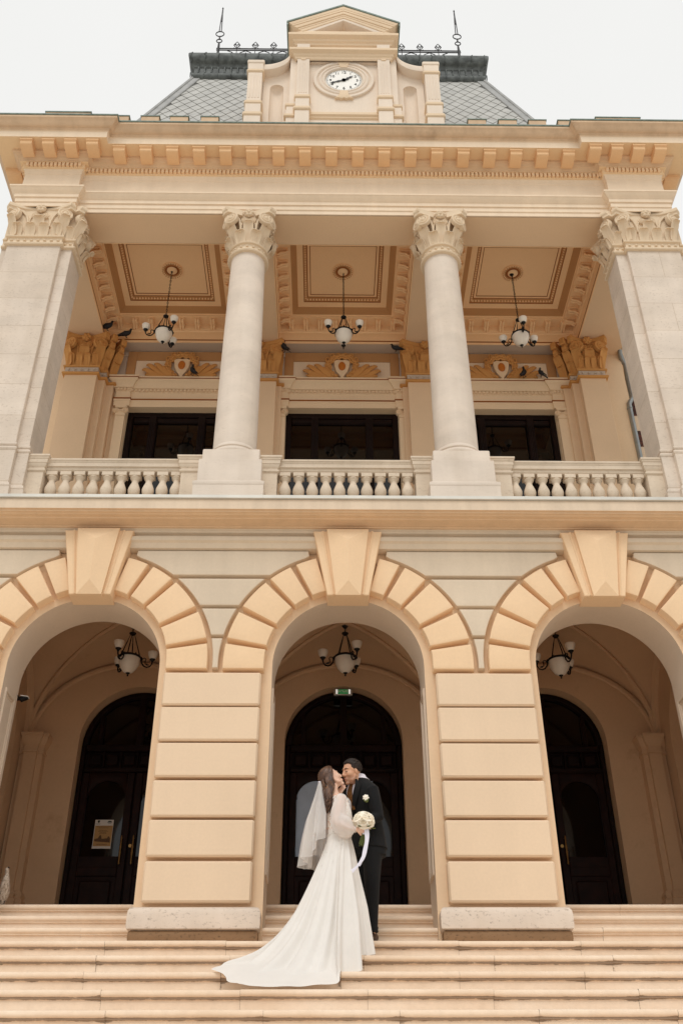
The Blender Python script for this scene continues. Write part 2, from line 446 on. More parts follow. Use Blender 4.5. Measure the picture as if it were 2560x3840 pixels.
# recessed jamb panels (raised frame with moulding round a sunk field)
for c in BAYS:
    for s in (-1, 1):
        mb = MB(); x = c + s * RI
        y0, y1, z0, z1 = 0.21, 0.56, 0.10, 2.02
        w = 0.035
        for (a, b, d, e) in ((y0, z0, y0 + w, z1), (y1 - w, z0, y1, z1), (y0 + w, z1 - w, y1 - w, z1), (y0 + w, z0, y1 - w, z0 + w)):
            mb.box(x - s * 0.018, a, b, x + s * 0.01, d, e, 0.006)
        w2 = 0.016; y0 += w + 0.012; y1 -= w + 0.012; z0 += w + 0.012; z1 -= w + 0.012
        for (a, b, d, e) in ((y0, z0, y0 + w2, z1), (y1 - w2, z0, y1, z1), (y0 + w2, z1 - w2, y1 - w2, z1), (y0 + w2, z0, y1 - w2, z0 + w2)):
            mb.box(x - s * 0.010, a, b, x + s * 0.01, d, e, 0.004)
        mb.build('jamb_panel', M['jamb'], arcade)

tops = (2.0987, 1.7162, 1.3333, 0.9509, 0.5637, 0.1775)
bots = (1.7352, 1.3560, 0.9836, 0.5929, 0.2173, -0.1916)
for cx, hw in ((-1.415, 0.505), (1.415, 0.505), (-4.2, 0.515), (4.2, 0.515)):
    for t, b in zip(tops, bots):
        mb = MB(); mb.box(cx - hw, 0.0, b, cx + hw, 0.16, t, 0.017); mb.build('pier_block', M['block'], arcade)
    mb = MB(); hw += 0.055
    prof = [(0.0, -0.44), (0.035, -0.43), (0.04, -0.40), (0.04, -0.31), (0.035, -0.275), (0.02, -0.25), (-0.01, -0.238), (-0.2, -0.238)]
    path = [(cx - hw, 0.655), (cx - hw, -0.02), (cx + hw, -0.02), (cx + hw, 0.655)]
    mb.mould(prof, path, 0, caps=False)
    mb.mould([(-0.2, -0.44), (0.0, -0.44)], path, 0, caps=False)
    mb.mould([(0.012, -0.57), (0.022, -0.50), (0.018, -0.455), (0.0, -0.441)], path, 1, caps=False)
    mb.build('plinth_stone', [M['plinth'], M['plinthdark']], arcade, ang=60)

ANG = [(-4.5, 9.2), (12.0, 26.6), (29.8, 46.6), (49.4, 61.2), (64.0, 74.6)]
for c in BAYS:
    for a, b in ANG:
        for s in (1, -1):
            mb = MB(); n = 6
            aa = [radians(a + (b - a) * i / n) for i in range(n + 1)]
            ri = [(c + s * RIN * cos(t), ZC + RIN * sin(t)) for t in aa]
            ro = [(c + s * ROUT * cos(t), ZC + ROUT * sin(t)) for t in aa]
            if a < 0:
                ri[0] = (c + s * (RIN + 0.004), 2.137); ro[0] = (c + s * (ROUT - 0.002), 2.137)
            mb.prism(ri + ro[::-1], -0.01, 0.16, 0.017); mb.build('voussoir', M['peach'], arcade, ang=30)
    # keystone: broad wedge with raised diamond-cut panel
    mb = MB()
    zt, zb, wt, wb = 3.80, 2.975, 0.385, 0.225
    mb.prism([(c - wb, zb), (c + wb, zb), (c + wt, zt), (c - wt, zt)], -0.085, 0.16, 0.012)
    it, ib = 0.235, 0.135
    P = [(-ib, zb - 0.02), (ib, zb - 0.02), (it, zt + 0.004), (-it, zt + 0.004)]
    mb.prism([(c + x, z) for x, z in P], -0.125, -0.05, 0.0)
    # diamond facets
    yv = -0.185
    q = [(c + x, -0.1255, z) for x, z in P] + [(c, yv, zb + 0.13), (c, yv, zt - 0.17)]
    mb.add(q, [(0, 1, 4), (1, 2, 5, 4), (2, 3, 5), (3, 0, 4, 5)])
    # thin fillets along the raised panel
    for s in (-1, 1):
        a = Vector((c + s * (ib + 0.028), -0.088, zb + 0.002)); b = Vector((c + s * (it + 0.045), -0.088, zt - 0.002))
        mb.tube([a, b], (0.014, 0.012), 4)
    mb.build('keystone', M['peach'], arcade, ang=20)

# pale spandrel courses between the arches
GO = ROUT + 0.050
rows = [(3.285, 3.60), (2.905, 3.24), (2.545, 2.865), (2.16, 2.505)]
mb = MB()
for c0, c1 in ((-5.6, -2.80), (-2.80, 0.0), (0.0, 2.80), (2.80, 5.6)):
    for zlo, zhi in rows:
        n = 10; L = []; R = []
        zz = [zlo + (zhi - zlo) * i / n for i in range(n + 1)]
        for z in zz:
            kx = 0.30 + (z - 2.975) * 0.195 + 0.02
            h = z - ZC
            ax = sqrt(max(GO * GO - h * h, 0)) if abs(h) < GO else 0
            ax = max(ax, kx if z > 3.3 else 0)
            L.append((c0 + ax, z)); R.append((c1 - ax, z))
        poly = L[:] + R[::-1]
        poly = [(max(-4.93, min(4.93, x)), z) for x, z in poly]
        out = []
        for p in poly:
            if not out or (abs(p[0] - out[-1][0]) + abs(p[1] - out[-1][1])) > 1e-4: out.append(p)
        if max(p[0] for p in out) - min(p[0] for p in out) > 0.04:
            mb = MB(); mb.prism(out, 0.02, 0.16, 0.012); mb.build('spandrel_stone', M['spandrel'], arcade, ang=30)

# ---------------------------------------------------------------- storey cornice and ledge
def prof_at(y_ref, pts): return [(y_ref - y, z) for y, z in pts]
side_path = [(-5.02, 3.3), (-5.02, 0.03), (5.02, 0.03), (5.02, 3.3)]
mb = MB()
low = [(0.10, 3.605), (0.03, 3.612), (0.0, 3.62), (-0.012, 3.64), (-0.03, 3.672), (-0.05, 3.684), (-0.06, 3.69), (-0.06, 3.738), (0.02, 3.742), (0.02, 3.80), (-0.02, 3.815), (-0.028, 3.835), (-0.05, 3.85)]
mb.mould(prof_at(0.03, low), side_path, 0, caps=False)
mid = [(-0.05, 3.85), (-0.07, 3.856), (-0.075, 3.866), (-0.12, 3.872), (-0.14, 3.88), (-0.20, 3.886), (-0.21, 3.896), (-0.26, 3.90), (-0.275, 3.91), (-0.30, 3.912), (-0.305, 3.93), (-0.33, 3.935)]
mb.mould(prof_at(0.03, mid), side_path, 1, caps=False)
mb.mould(prof_at(0.03, [(-0.33, 3.935), (-0.33, 4.062), (-0.2, 4.062)]), side_path, 2, caps=False)
mb.build('storey_cornice', [M['spandrel'], M['mould'], M['fascia']], town, ang=28)
mb = MB()
mb.mould(prof_at(0.03, [(-0.2, 4.066), (-0.352, 4.066), (-0.356, 4.070), (-0.356, 4.108), (-0.350, 4.113), (0.1, 4.145)]), side_path, 0, caps=False)
mb.box(-4.9, 0.1, 4.02, 4.9, 3.3, 4.14)
for i in range(11):
    x = -5.0 + i + random.uniform(-0.15, 0.15)
    mb.box(x, -0.3585, 4.068, x + 0.03, -0.35, 4.111)
mb.build('ledge_flashing', M['zinc'], town)

# ---------------------------------------------------------------- porch inside
mb = MB()
arch_wall(mb, -4.9, 4.9, -0.1, 4.0, [(-2.74, 0.765, 2.56), (0, 0.785, 2.56), (2.74, 0.765, 2.56)], 3.12, 3.42, n=32)
mb.box(-4.9, 3.45, -0.2, 4.9, 3.6, 4.0)
for s in (-1, 1):
    arch_wall(mb, 0.651, 3.12, -0.1, 4.0, [(1.9, 0.8, 2.3)], s * 4.22, s * 4.5, n=24, ax='x')
    mb.box(s * 4.5, 0.66, -0.2, s * 4.9, 3.4, 4.0)
mb.build('porch_wall', M['porch'], town)
mb = MB()
for c in (-2.83, 0, 2.83):
    def vf(u, v, c=c):
        x, y = 2 * u - 1, 2 * v - 1
        h = max(sqrt(max(1 - x * x, 0)), sqrt(max(1 - y * y, 0)))
        return (c + x * 1.40, 1.885 + y * 1.235, 2.55 + 1.15 * h)
    mb.grid(vf, 36, 36)
    for sx in (-1, 1):
        for sy in (-1, 1):
            pts = []
            for i in range(17):
                t = 1 - i / 16
                pts.append((c + sx * t * 1.385, 1.885 + sy * t * 1.22, 2.54 + 1.15 * sqrt(max(1 - t * t, 0))))
            mb.tube(pts, 0.035, 6)
        pts = [(c + sx * 1.37, 1.885 + 1.19 * cos(pi * i / 20), 2.54 + 1.13 * sin(pi * i / 20)) for i in range(21)]
        mb.tube(pts, 0.06, 6)
    pts = [(c + 1.33 * cos(pi * i / 24), 3.09, 2.54 + 1.1 * sin(pi * i / 24)) for i in range(25)]
    mb.tube(pts, 0.035, 6)
mb.build('porch_vault', M['porch'], town, ang=50)
for x in (-4.06, -1.41, 1.41, 4.06):
    mb = MB(); w = 0.15
    mb.box(x - w, 2.98, 0, x + w, 3.13, 2.40)
    mb.box(x - w * 0.55, 2.92, 0, x + w * 0.55, 2.99, 2.40)
    path = [(x - w, 3.12), (x - w, 2.98), (x - w * 0.55, 2.98), (x - w * 0.55, 2.92), (x + w * 0.55, 2.92), (x + w * 0.55, 2.98), (x + w, 2.98), (x + w, 3.12)]
    mb.mould([(0.001, 2.32), (0.015, 2.325), (0.015, 2.345), (0.004, 2.35), (0.004, 2.42), (0.02, 2.44), (0.045, 2.50), (0.05, 2.53), (0.06, 2.535), (0.06, 2.575), (-0.14, 2.58)], path)
    mb.mould([(0.05, 0.0), (0.05, 0.50), (0.03, 0.52), (0.04, 0.56), (0.02, 0.60), (0.001, 0.62)], path)
    mb.build('wall_respond', M['porch'], town, ang=30)

# ---------------------------------------------------------------- entrance doors
def make_door(cx, hw, panes):
    y = 3.30; zs = 2.56
    mb = MB(); n = 24
    outer = [(cx - hw - 0.01, 0)] + [(cx + (hw + 0.01) * cos(pi - pi * i / n), zs + (hw + 0.01) * sin(pi * i / n)) for i in range(n + 1)] + [(cx + hw + 0.01, 0)]
    mb.prism(outer, y + 0.055, y + 0.11)
    ri = hw - 0.075
    ring = [(cx + hw * cos(pi * i / n), zs + hw * sin(pi * i / n)) for i in range(n + 1)] + [(cx + ri * cos(pi - pi * i / n), zs + ri * sin(pi * i / n)) for i in range(n + 1)]
    mb.prism(ring, y - 0.01, y + 0.06, 0.012)
    for s in (-1, 1): mb.box(cx + s * hw, y - 0.01, 0, cx + s * (hw - 0.06), y + 0.06, zs, 0.01)
    mb.box(cx - hw + 0.06, y - 0.03, 2.47, cx + hw - 0.06, y + 0.06, 2.56, 0.015)
    mb.box(cx - hw + 0.06, y - 0.015, 2.19, cx + hw - 0.06, y + 0.06, 2.25, 0.012)
    for k in range(6):
        x0 = cx - hw + 0.09 + k * (2 * hw - 0.18) / 6
        x1 = x0 + (2 * hw - 0.18) / 6
        mb.box(x0 + 0.03, y + 0.005, 2.285, x1 - 0.03, y + 0.06, 2.435, 0.018)
        mb.box(x1 - 0.012, y - 0.005, 2.25, x1 + 0.012, y + 0.06, 2.47, 0.006)
    for s in (-0.35, 0, 0.35):
        mb.box(cx + s * hw * 2 - 0.03 if s else cx - 0.045, y, 2.56, cx + s * hw * 2 + 0.03 if s else cx + 0.045, y + 0.06, zs + sqrt(max(ri * ri - (s * hw * 2) ** 2, 0.01)), 0.01)
    door = mb.build('entrance_door', M['wood'], town, ang=30)
    mb = MB(); m = 20
    fan = [(cx - ri, 2.56)] + [(cx + ri * cos(pi - pi * i / m), zs + ri * sin(pi * i / m)) for i in range(m + 1)]
    mb.prism(fan, y + 0.045, y + 0.054)
    mb.build('fanlight_glass', M['glass'], door)
    lw = hw - 0.065
    for s, pm in zip((-1, 1), panes):
        mb = MB(); c = cx + s * (lw / 2 + 0.006); w = lw / 2 - 0.004
        pw = w * 0.73; z0, z1 = 1.12, 1.83
        # stiles and rails
        mb.box(c - w, y, 0.01, c - pw, y + 0.054, 2.185, 0.008); mb.box(c + pw, y, 0.01, c + w, y + 0.054, 2.185, 0.008)
        mb.box(c - pw, y, 0.01, c + pw, y + 0.054, 0.16, 0.006); mb.box(c - pw, y, 0.86, c + pw, y + 0.054, 1.10, 0.006)
        mb.box(c - pw, y + 0.02, 0.16, c + pw, y + 0.054, 0.86); mb.box(c - pw + 0.05, y - 0.002, 0.21, c + pw - 0.05, y + 0.03, 0.81, 0.02)
        arc = [(c - pw, 2.19), (c - pw, z1)] + [(c + pw * cos(pi - pi * i / m), z1 + pw * sin(pi * i / m)) for i in range(1, m)] + [(c + pw, z1), (c + pw, 2.19)]
        mb.prism(arc, y + 0.01, y + 0.05, 0.008)
        for q in (0.965,):
            mb.box(c - pw * q, y - 0.004, 0.96, c + pw * q, y + 0.02, 0.985, 0.006)
        mb.build('door_leaf', M['woodin'], door, ang=30)
        mb = MB()
        gl = [(c - pw - .004, z0 - .01), (c + pw + .004, z0 - .01), (c + pw + .004, z1)] + [(c + pw * cos(pi * i / m), z1 + pw * sin(pi * i / m)) for i in range(m + 1)] + [(c - pw - .004, z1)]
        if pm == 'split':
            xs = c + 0.02
            zx = z1 + sqrt(pw * pw - (xs - c) ** 2)
            cut = [(c - pw - .004, z0 - .01), (xs, z0 - .01), (xs, zx)] + [p for p in gl[3:] if p[0] < xs - 0.002]
            mb.prism(cut, y + 0.040, y + 0.046, mat=0)
            mb.prism(gl, y + 0.047, y + 0.052, mat=1)
            mb.build('door_glass', [M['frost_sky'], M['glass']], door)
        else:
            mb.prism(gl, y + 0.040, y + 0.050)
            mb.build('door_glass', M[pm], door)
        mb = MB(); hx = cx + s * 0.075
        mb.tube([(hx, y - 0.055, 0.99 + 0.36 * i / 12) for i in range(13)], [0.008, 0.011, 0.009, 0.010, 0.012, 0.016, 0.011, 0.016, 0.012, 0.010, 0.009, 0.011, 0.006], 8)
        for z in (1.015, 1.325): mb.tube([(hx, y - 0.055, z), (hx, y + 0.004, z)], 0.008, 6)
        if s > 0: mb.lathe([(0, -0.006), (0.022, -0.006), (0.022, 0.006)], (cx + 0.035, y - 0.004, 1.23), 12, 0, Matrix.Rotation(pi / 2, 3, 'X'))
        mb.build('door_handle', M['brass'], door)
    return door
make_door(-2.74, 0.755, ('glass', 'glass'))
make_door(0.0, 0.775, ('frost_sky', 'split'))
make_door(2.74, 0.755, ('glass', 'glass'))
# ---------------------------------------------------------------- capitals
def leaf(mb, base, out, w, H, lean, curl=0.035, spoon=0.35, th=0.008, mat=0, up=Vector((0, 0, 1))):
    base = Vector(base); out = Vector(out).normalized(); t = up.cross(out).normalized()
    def f(u, v):
        x = 2 * u - 1
        if v < 0.7:
            k = v / 0.7; h = H * k; o = lean * k ** 1.8
        else:
            a = (v - 0.7) / 0.3 * 2.4
            h = H + curl * sin(a); o = lean + curl * (1 - cos(a))
        ww = w * (0.82 + 0.18 * min(1, v / 0.5))
        if v > 0.62: ww *= sqrt(max(0.06, 1 - ((v - 0.62) / 0.40) ** 2))
        return base + t * (x * ww) + out * (o + spoon * ww * (x * x) * (0.4 + 0.6 * v)) + up * h
    mb.shell(f, 6, 9, th, mat)
    mb.tube([base + out * (lean * (k / 8) ** 1.8 - 0.002) + up * (H * k / 8) for k in range(9)], 0.006, 5, mat)

def scroll(mb, c, axis, r, th=0.05, mat=0):
    ax = Vector(axis).normalized(); q = Vector((0, 0, 1)).rotation_difference(ax).to_matrix()
    prof = [(r * 0.94, -th), (r, -th * 0.5), (r, 0.004), (r * 0.86, 0.012), (r * 0.72, 0.002), (r * 0.66, 0.0), (r * 0.60, 0.014), (r * 0.46, 0.016), (r * 0.38, 0.004), (r * 0.32, 0.014), (r * 0.2, 0.024), (0, 0.028)]
    mb.lathe(prof, c, 18, mat, q)

def rosette(mb, c, n, r, mat=0):
    n = Vector(n).normalized(); q = Vector((0, 0, 1)).rotation_difference(n).to_matrix(); c = Vector(c)
    mb.ell(c, (r * 0.95, r * 0.95, r * 0.5), q, 12, 6, mat)
    for k in range(6):
        a = k * pi / 3
        mb.ell(c + q @ Vector((cos(a) * r * 0.62, sin(a) * r * 0.62, r * 0.22)), (r * 0.36, r * 0.36, r * 0.34), q, 8, 5, mat)
    mb.ell(c + n * r * 0.45, (r * 0.3,) * 3, None, 8, 5, mat)

def abacus_piece(mb, c, t, n, w, z0, z1, tip=0.125, sag=0.115, depth=0.18, mat=0):
    """concave abacus front over one face; c = mid point of the face line"""
    c = Vector((c[0], c[1], 0)); t = Vector((t[0], t[1], 0)); n = Vector((n[0], n[1], 0))
    N = 12
    def plan(off):
        pts = []
        W = w + tip * 0.55
        for i in range(N + 1):
            u = -1 + 2 * i / N
            pts.append(c + t * (u * W) + n * (tip - sag * (1 - u * u) + off))
        pts = [c - t * (w + tip) + n * (tip * 0.45 + off)] + pts + [c + t * (w + tip) + n * (tip * 0.45 + off)]
        back = [c + t * (w + tip * 0.4) - n * depth, c - t * (w + tip * 0.4) - n * depth]
        return pts + back
    zs = [(-0.028, z0), (-0.022, z0 + (z1 - z0) * 0.35), (0.0, z0 + (z1 - z0) * 0.45), (0.006, z0 + (z1 - z0) * 0.75), (0.0, z1)]
    mb.loft([[Vector((p.x, p.y, z)) for p in plan(o)] for o, z in zs], mat)

def face_top(mb, c, t, n, w, zb, H, mat=0, ends=(True, True)):
    """volutes, helices, rosette and abacus over one capital face (zb = top of the upper ring, H = height above)"""
    c3 = Vector((c[0], c[1], 0)); t3 = Vector((t[0], t[1], 0)); n3 = Vector((n[0], n[1], 0)); Z = Vector((0, 0, 1))
    P = lambda x, o, z: c3 + t3 * x + n3 * o + Z * (zb + z * H)
    r = 0.175 * H
    for k, s in enumerate((-1, 1)):
        if not ends[k]: continue
        vc = P(s * (w - 0.005), 0.07, 0.68)
        scroll(mb, vc, n3 + t3 * (s * 0.45), r, 0.06, mat)
        # stalk rising to the volute
        pts = [P(s * w * 0.42, 0.0, 0.38), P(s * w * 0.44, 0.012, 0.52), P(s * w * 0.52, 0.02, 0.68), P(s * w * 0.68, 0.035, 0.80), P(s * w * 0.86, 0.05, 0.845), P(s * (w + 0.01), 0.06, 0.83)]
        mb.tube(pts, [(0.016, 0.02), (0.02, 0.02), (0.022, 0.018), (0.022, 0.016), (0.02, 0.014), (0.016, 0.012)], 6, mat)
        scroll(mb, P(s * w * 0.17, 0.025, 0.68), n3 + t3 * (-s * 0.15), r * 0.58, 0.04, mat)
        mb.tube([P(s * w * 0.42, 0.0, 0.36), P(s * w * 0.38, 0.01, 0.55), P(s * w * 0.30, 0.018, 0.70), P(s * w * 0.2, 0.025, 0.765)], (0.014, 0.014), 6, mat)
        mb.ell(P(s * w * 0.42, 0.012, 0.33), (0.022, 0.022, 0.026), None, 8, 6, mat)
    dz = 0.0016 * (1 if abs(n[0]) > 0.5 else 0) + 0.0008 * (n[0] + n[1] > 0)
    abacus_piece(mb, c, t, n, w, zb + 0.82 * H + dz, zb + H + dz, mat=mat)
    rosette(mb, P(0, 0.045, 0.885), n3, 0.075 * H / 0.6, mat)

def beads(mb, p0, p1, n, r, mat):
    p0 = Vector(p0); p1 = Vector(p1)
    for i in range(n):
        mb.ell(p0.lerp(p1, (i + 0.5) / n), (r * 1.25, r * 1.25, r), None, 8, 5, mat)

def column_capital(cx, cy, z0, r, z1, mats, parent):
    mb = MB(); c = (cx, cy, 0)
    mb.lathe([(r * 0.98, z0 - 0.005), (r + 0.045, z0), (r + 0.055, z0 + 0.02), (r + 0.045, z0 + 0.042), (r + 0.02, z0 + 0.05)], c, 40, 0)
    mb.lathe([(r + 0.02, z0 + 0.05), (r + 0.012, z0 + 0.06), (r + 0.012, z0 + 0.14), (r + 0.02, z0 + 0.15)], c, 40, 1)
    mb.lathe([(r + 0.02, z0 + 0.15), (r + 0.042, z0 + 0.155), (r + 0.05, z0 + 0.17), (r + 0.042, z0 + 0.185), (r + 0.01, z0 + 0.19), (r + 0.0, z0 + 0.22), (r + 0.0, z0 + 0.46), (r + 0.02, z0 + 0.58), (r + 0.05, z0 + 0.68), (r + 0.05, z1 - 0.06)], c, 40, 0)
    for k in range(18):
        a = 2 * pi * (k + 0.5) / 18
        mb.ell((cx + (r + 0.02) * cos(a), cy + (r + 0.02) * sin(a), z0 + 0.10), (0.02, 0.02, 0.018), None, 8, 5, 1)
    zb = z0 + 0.19; H = z1 - zb
    for k in range(8):
        a = (k + 0.5) * pi / 4; d = Vector((cos(a), sin(a), 0))
        leaf(mb, Vector((cx, cy, zb)) + d * (r + 0.002), d, 0.085, H * 0.26, 0.045, 0.034)
    for k in range(4):
        a = k * pi / 2; d = Vector((cos(a), sin(a), 0))
        leaf(mb, Vector((cx, cy, zb + 0.02)) + d * (r + 0.006), d, 0.075, H * 0.50, 0.06, 0.03, 0.3)
        a += pi / 4; d = Vector((cos(a), sin(a), 0))
        leaf(mb, Vector((cx, cy, zb + 0.02)) + d * (r + 0.006), d, 0.085, H * 0.50, 0.12, 0.045, 0.25)
    for n in ((0, -1), (1, 0), (0, 1), (-1, 0)):
        t = (-n[1], n[0])
        face_top(mb, (cx + n[0] * 0.275, cy + n[1] * 0.275), t, n, 0.265, zb, H)
    return mb.build('capital', mats, parent, ang=45)

def pier_capital(faces, path, z0, z1, mats, parent, name='capital'):
    """faces = [(x0,y0,x1,y1,n_low)] travelled so that outward is right of travel"""
    mb = MB()
    mb.mould([(-0.01, z0 - 0.006), (0.035, z0), (0.045, z0 + 0.018), (0.035, z0 + 0.04), (0.012, z0 + 0.05)], path, 0, caps=False)
    mb.mould([(0.012, z0 + 0.05), (0.006, z0 + 0.06), (0.006, z0 + 0.14), (0.012, z0 + 0.15)], path, 1, caps=False)
    mb.mould([(0.012, z0 + 0.15), (0.034, z0 + 0.155), (0.042, z0 + 0.17), (0.034, z0 + 0.186), (0.0, z0 + 0.19), (0.0, z0 + 0.50), (0.012, z0 + 0.62), (0.012, z1 - 0.02)], path, 0, caps=False)
    zb = z0 + 0.19; H = z1 - zb
    for x0, y0, x1, y1, n, top in faces:
        a = Vector((x0, y0, 0)); b = Vector((x1, y1, 0)); L = (b - a).length; t = (b - a) / L; nn = Vector((t.y, -t.x, 0))
        beads(mb, a + nn * 0.012 + Vector((0, 0, z0 + 0.10)), b + nn * 0.012 + Vector((0, 0, z0 + 0.10)), max(2, int(L / 0.095)), 0.018, 1)
        w = L / n / 2
        for i in range(n):
            p = a.lerp(b, (i + 0.5) / n) + Vector((0, 0, zb))
            leaf(mb, p, nn, min(w * 0.80, 0.085), H * 0.27, 0.04, 0.034)
        if top:
            m = (a + b) / 2
            leaf(mb, m + Vector((0, 0, zb + 0.02)), nn, 0.085, H * 0.48, 0.05, 0.032, 0.3)
            for s in (-1, 1):
                leaf(mb, m + t * (s * L * 0.44) + Vector((0, 0, zb + 0.02)), nn + t * (s * 0.7), 0.075, H * 0.46, 0.085, 0.042, 0.25)
            face_top(mb, (m.x, m.y), (t.x, t.y), (nn.x, nn.y), L / 2, zb, H)
    return mb.build(name, mats, parent, ang=45)

CAPM = [M['capital'], M['capital']]
ZS = 9.66            # soffit of architrave and beams
# ---------------------------------------------------------------- columns
for cx in (-1.415, 1.415):
    cy = 0.54
    mb = MB()
    prof = [(0.272, 5.30)]
    for i in range(25):
        t = i / 24; prof.append((0.276 - 0.030 * t ** 1.6, 5.36 + (8.84 - 5.36) * t))
    prof.append((0.246, 8.87))
    mb.lathe(prof, (cx, cy, 0), 48)
    mb.lathe([(0.335, 5.18), (0.345, 5.20), (0.345, 5.225), (0.33, 5.25), (0.306, 5.262), (0.304, 5.275), (0.316, 5.285), (0.316, 5.30), (0.30, 5.315), (0.276, 5.36)], (cx, cy, 0), 48)
    colm = mb.build('column_shaft', M['shaft'], town)
    mb = MB()
    def sq(h, z0, z1, b=0.008): mb.box(cx - h, cy - h, z0, cx + h, cy + h, z1, b)
    sq(0.35, 5.0, 5.182, 0.01)
    sq(0.384, 4.655, 5.002, 0.006)
    path = [(cx - 0.384, cy + 0.384), (cx - 0.384, cy - 0.384), (cx + 0.384, cy - 0.384), (cx + 0.384, cy + 0.384)]
    mb.mould([(0.001, 4.68), (0.012, 4.672), (0.02, 4.655), (0.04, 4.645), (0.044, 4.62), (0.040, 4.595), (0.036, 4.59), (0.036, 4.13), (-0.2, 4.13)], path, 0, closed=True)
    mb.build('column_pedestal', M['shaft'], colm, ang=30)
    column_capital(cx, cy, 8.862, 0.246, ZS + 0.02, CAPM, colm)

# ---------------------------------------------------------------- corner pillars
for s in (-1, 1):
    X0, X1, X2 = 4.85, 4.085, 3.935      # outer, front inner edge, stepped inner face
    mb = MB()
    f = lambda x: s * x
    mb.box(f(X0), 0.215, 5.25, f(X1), 0.79, 8.87, 0.006); mb.box(f(X0 + 0.1), 0.285, 5.25, f(X2), 0.80, 8.87, 0.006)
    path = [(f(X0 + 0.1), 0.285), (f(X0), 0.285), (f(X0), 0.215), (f(X1), 0.215), (f(X1), 0.285), (f(X2), 0.285), (f(X2), 0.80)]
    if s > 0: path = path[::-1]
    pb = [(0.0, 5.42), (0.01, 5.30), (0.03, 5.29), (0.034, 5.27), (0.024, 5.25), (0.03, 5.245), (0.05, 5.235), (0.054, 5.21), (0.045, 5.185), (0.036, 5.18)]
    mb.mould([(0.0, 5.36), (0.006, 5.275), (0.022, 5.268), (0.028, 5.25), (0.022, 5.232), (0.012, 5.226), (0.014, 5.205), (0.036, 5.195), (0.044, 5.175), (0.036, 5.155), (0.028, 5.15), (0.028, 4.66), (0.036, 4.655), (0.055, 4.63), (0.06, 4.60), (0.05, 4.575), (0.07, 4.572), (0.07, 4.13)], path, 0, caps=False)
    pil = mb.build('corner_pillar', M['stone'], town, ang=30)
    if s < 0: faces = [(f(X0), 0.215, f(X1), 0.215, 4, True), (f(X1), 0.285, f(X2), 0.285, 1, False), (f(X2), 0.285, f(X2), 0.80, 3, True)]
    else: faces = [(f(X1), 0.215, f(X0), 0.215, 4, True), (f(X2), 0.285, f(X1), 0.285, 1, False), (f(X2), 0.80, f(X2), 0.285, 3, True)]
    pier_capital(faces, path, 8.862, ZS + 0.02, CAPM, pil)

# ---------------------------------------------------------------- balustrades
def balustrade(x0, x1, dl, dr, x_first, n, pitch):
    """rail from x0 to x1 with end dies; n balusters"""
    mb = MB()
    rp = [(0.03, 4.968), (0.05, 4.97), (0.065, 4.985), (0.07, 5.018), (0.09, 5.022), (0.092, 5.072), (0.098, 5.078), (0.104, 5.10), (0.112, 5.104), (0.112, 5.128), (0.0, 5.13)]
    yc = 0.44
    mb.mould([(o, z) for o, z in rp], [(x0, yc), (x1, yc)], 0, caps=False)
    mb.mould([(o, z) for o, z in rp], [(x1, yc), (x0, yc)], 0, caps=False)
    mb.box(x0, yc - 0.031, 4.969, x1, yc + 0.031, 5.0)
    mb.box(x0, yc - 0.10, 4.13, x1, yc + 0.10, 4.545, 0.008)
    rail = mb.build('balustrade', M['rail'], town, ang=30)
    for a, b in (dl, dr):
        m = MB()
        m.box(a, yc - 0.11, 4.13, b, yc + 0.11, 4.925, 0.005)
        p = [(a, yc + 0.11), (a, yc - 0.11), (b, yc - 0.11), (b, yc + 0.11)]
        m.mould([(0.0, 4.92), (0.012, 4.925), (0.02, 4.935), (0.02, 4.955), (0.004, 4.965), (0.004, 4.985), (0.02, 5.005), (0.028, 5.04), (0.034, 5.044), (0.034, 5.095), (0.042, 5.10), (0.048, 5.125), (0.056, 5.128), (0.056, 5.154), (-0.11, 5.158)], p, 0, closed=True)
        m.build('balustrade_pier', M['rail'], rail, ang=30)
    prof = [(r_ * 1.13, z_) for r_, z_ in [(0.062, 4.545), (0.062, 4.575), (0.055, 4.58), (0.052, 4.60), (0.036, 4.625), (0.040, 4.632), (0.046, 4.638), (0.056, 4.66), (0.064, 4.69), (0.066, 4.715), (0.062, 4.745), (0.050, 4.785), (0.038, 4.82), (0.034, 4.84), (0.037, 4.862), (0.046, 4.872), (0.048, 4.884), (0.058, 4.895), (0.058, 4.905), (0.054, 4.912)]]
    for i in range(n):
        x = x_first + pitch * i
        m = MB(); m.lathe(prof, (x, yc, 0), 20); m.box(x - 0.068, yc - 0.068, 4.91, x + 0.068, yc + 0.068, 4.966, 0.004)
        m.box(x - 0.078, yc - 0.078, 4.53, x + 0.078, yc + 0.078, 4.556, 0.003)
        m.build('baluster', M['rail'], rail, ang=40)
balustrade(-1.04, 1.04, (-1.045, -0.85), (0.85, 1.045), -0.755, 10, 1.51 / 9)
balustrade(-3.72, -1.79, (-3.93, -3.71), (-2.03, -1.79), -3.62, 10, 1.53 / 9)
balustrade(1.79, 3.72, (1.79, 2.03), (3.71, 3.93), 2.09, 10, 1.53 / 9)

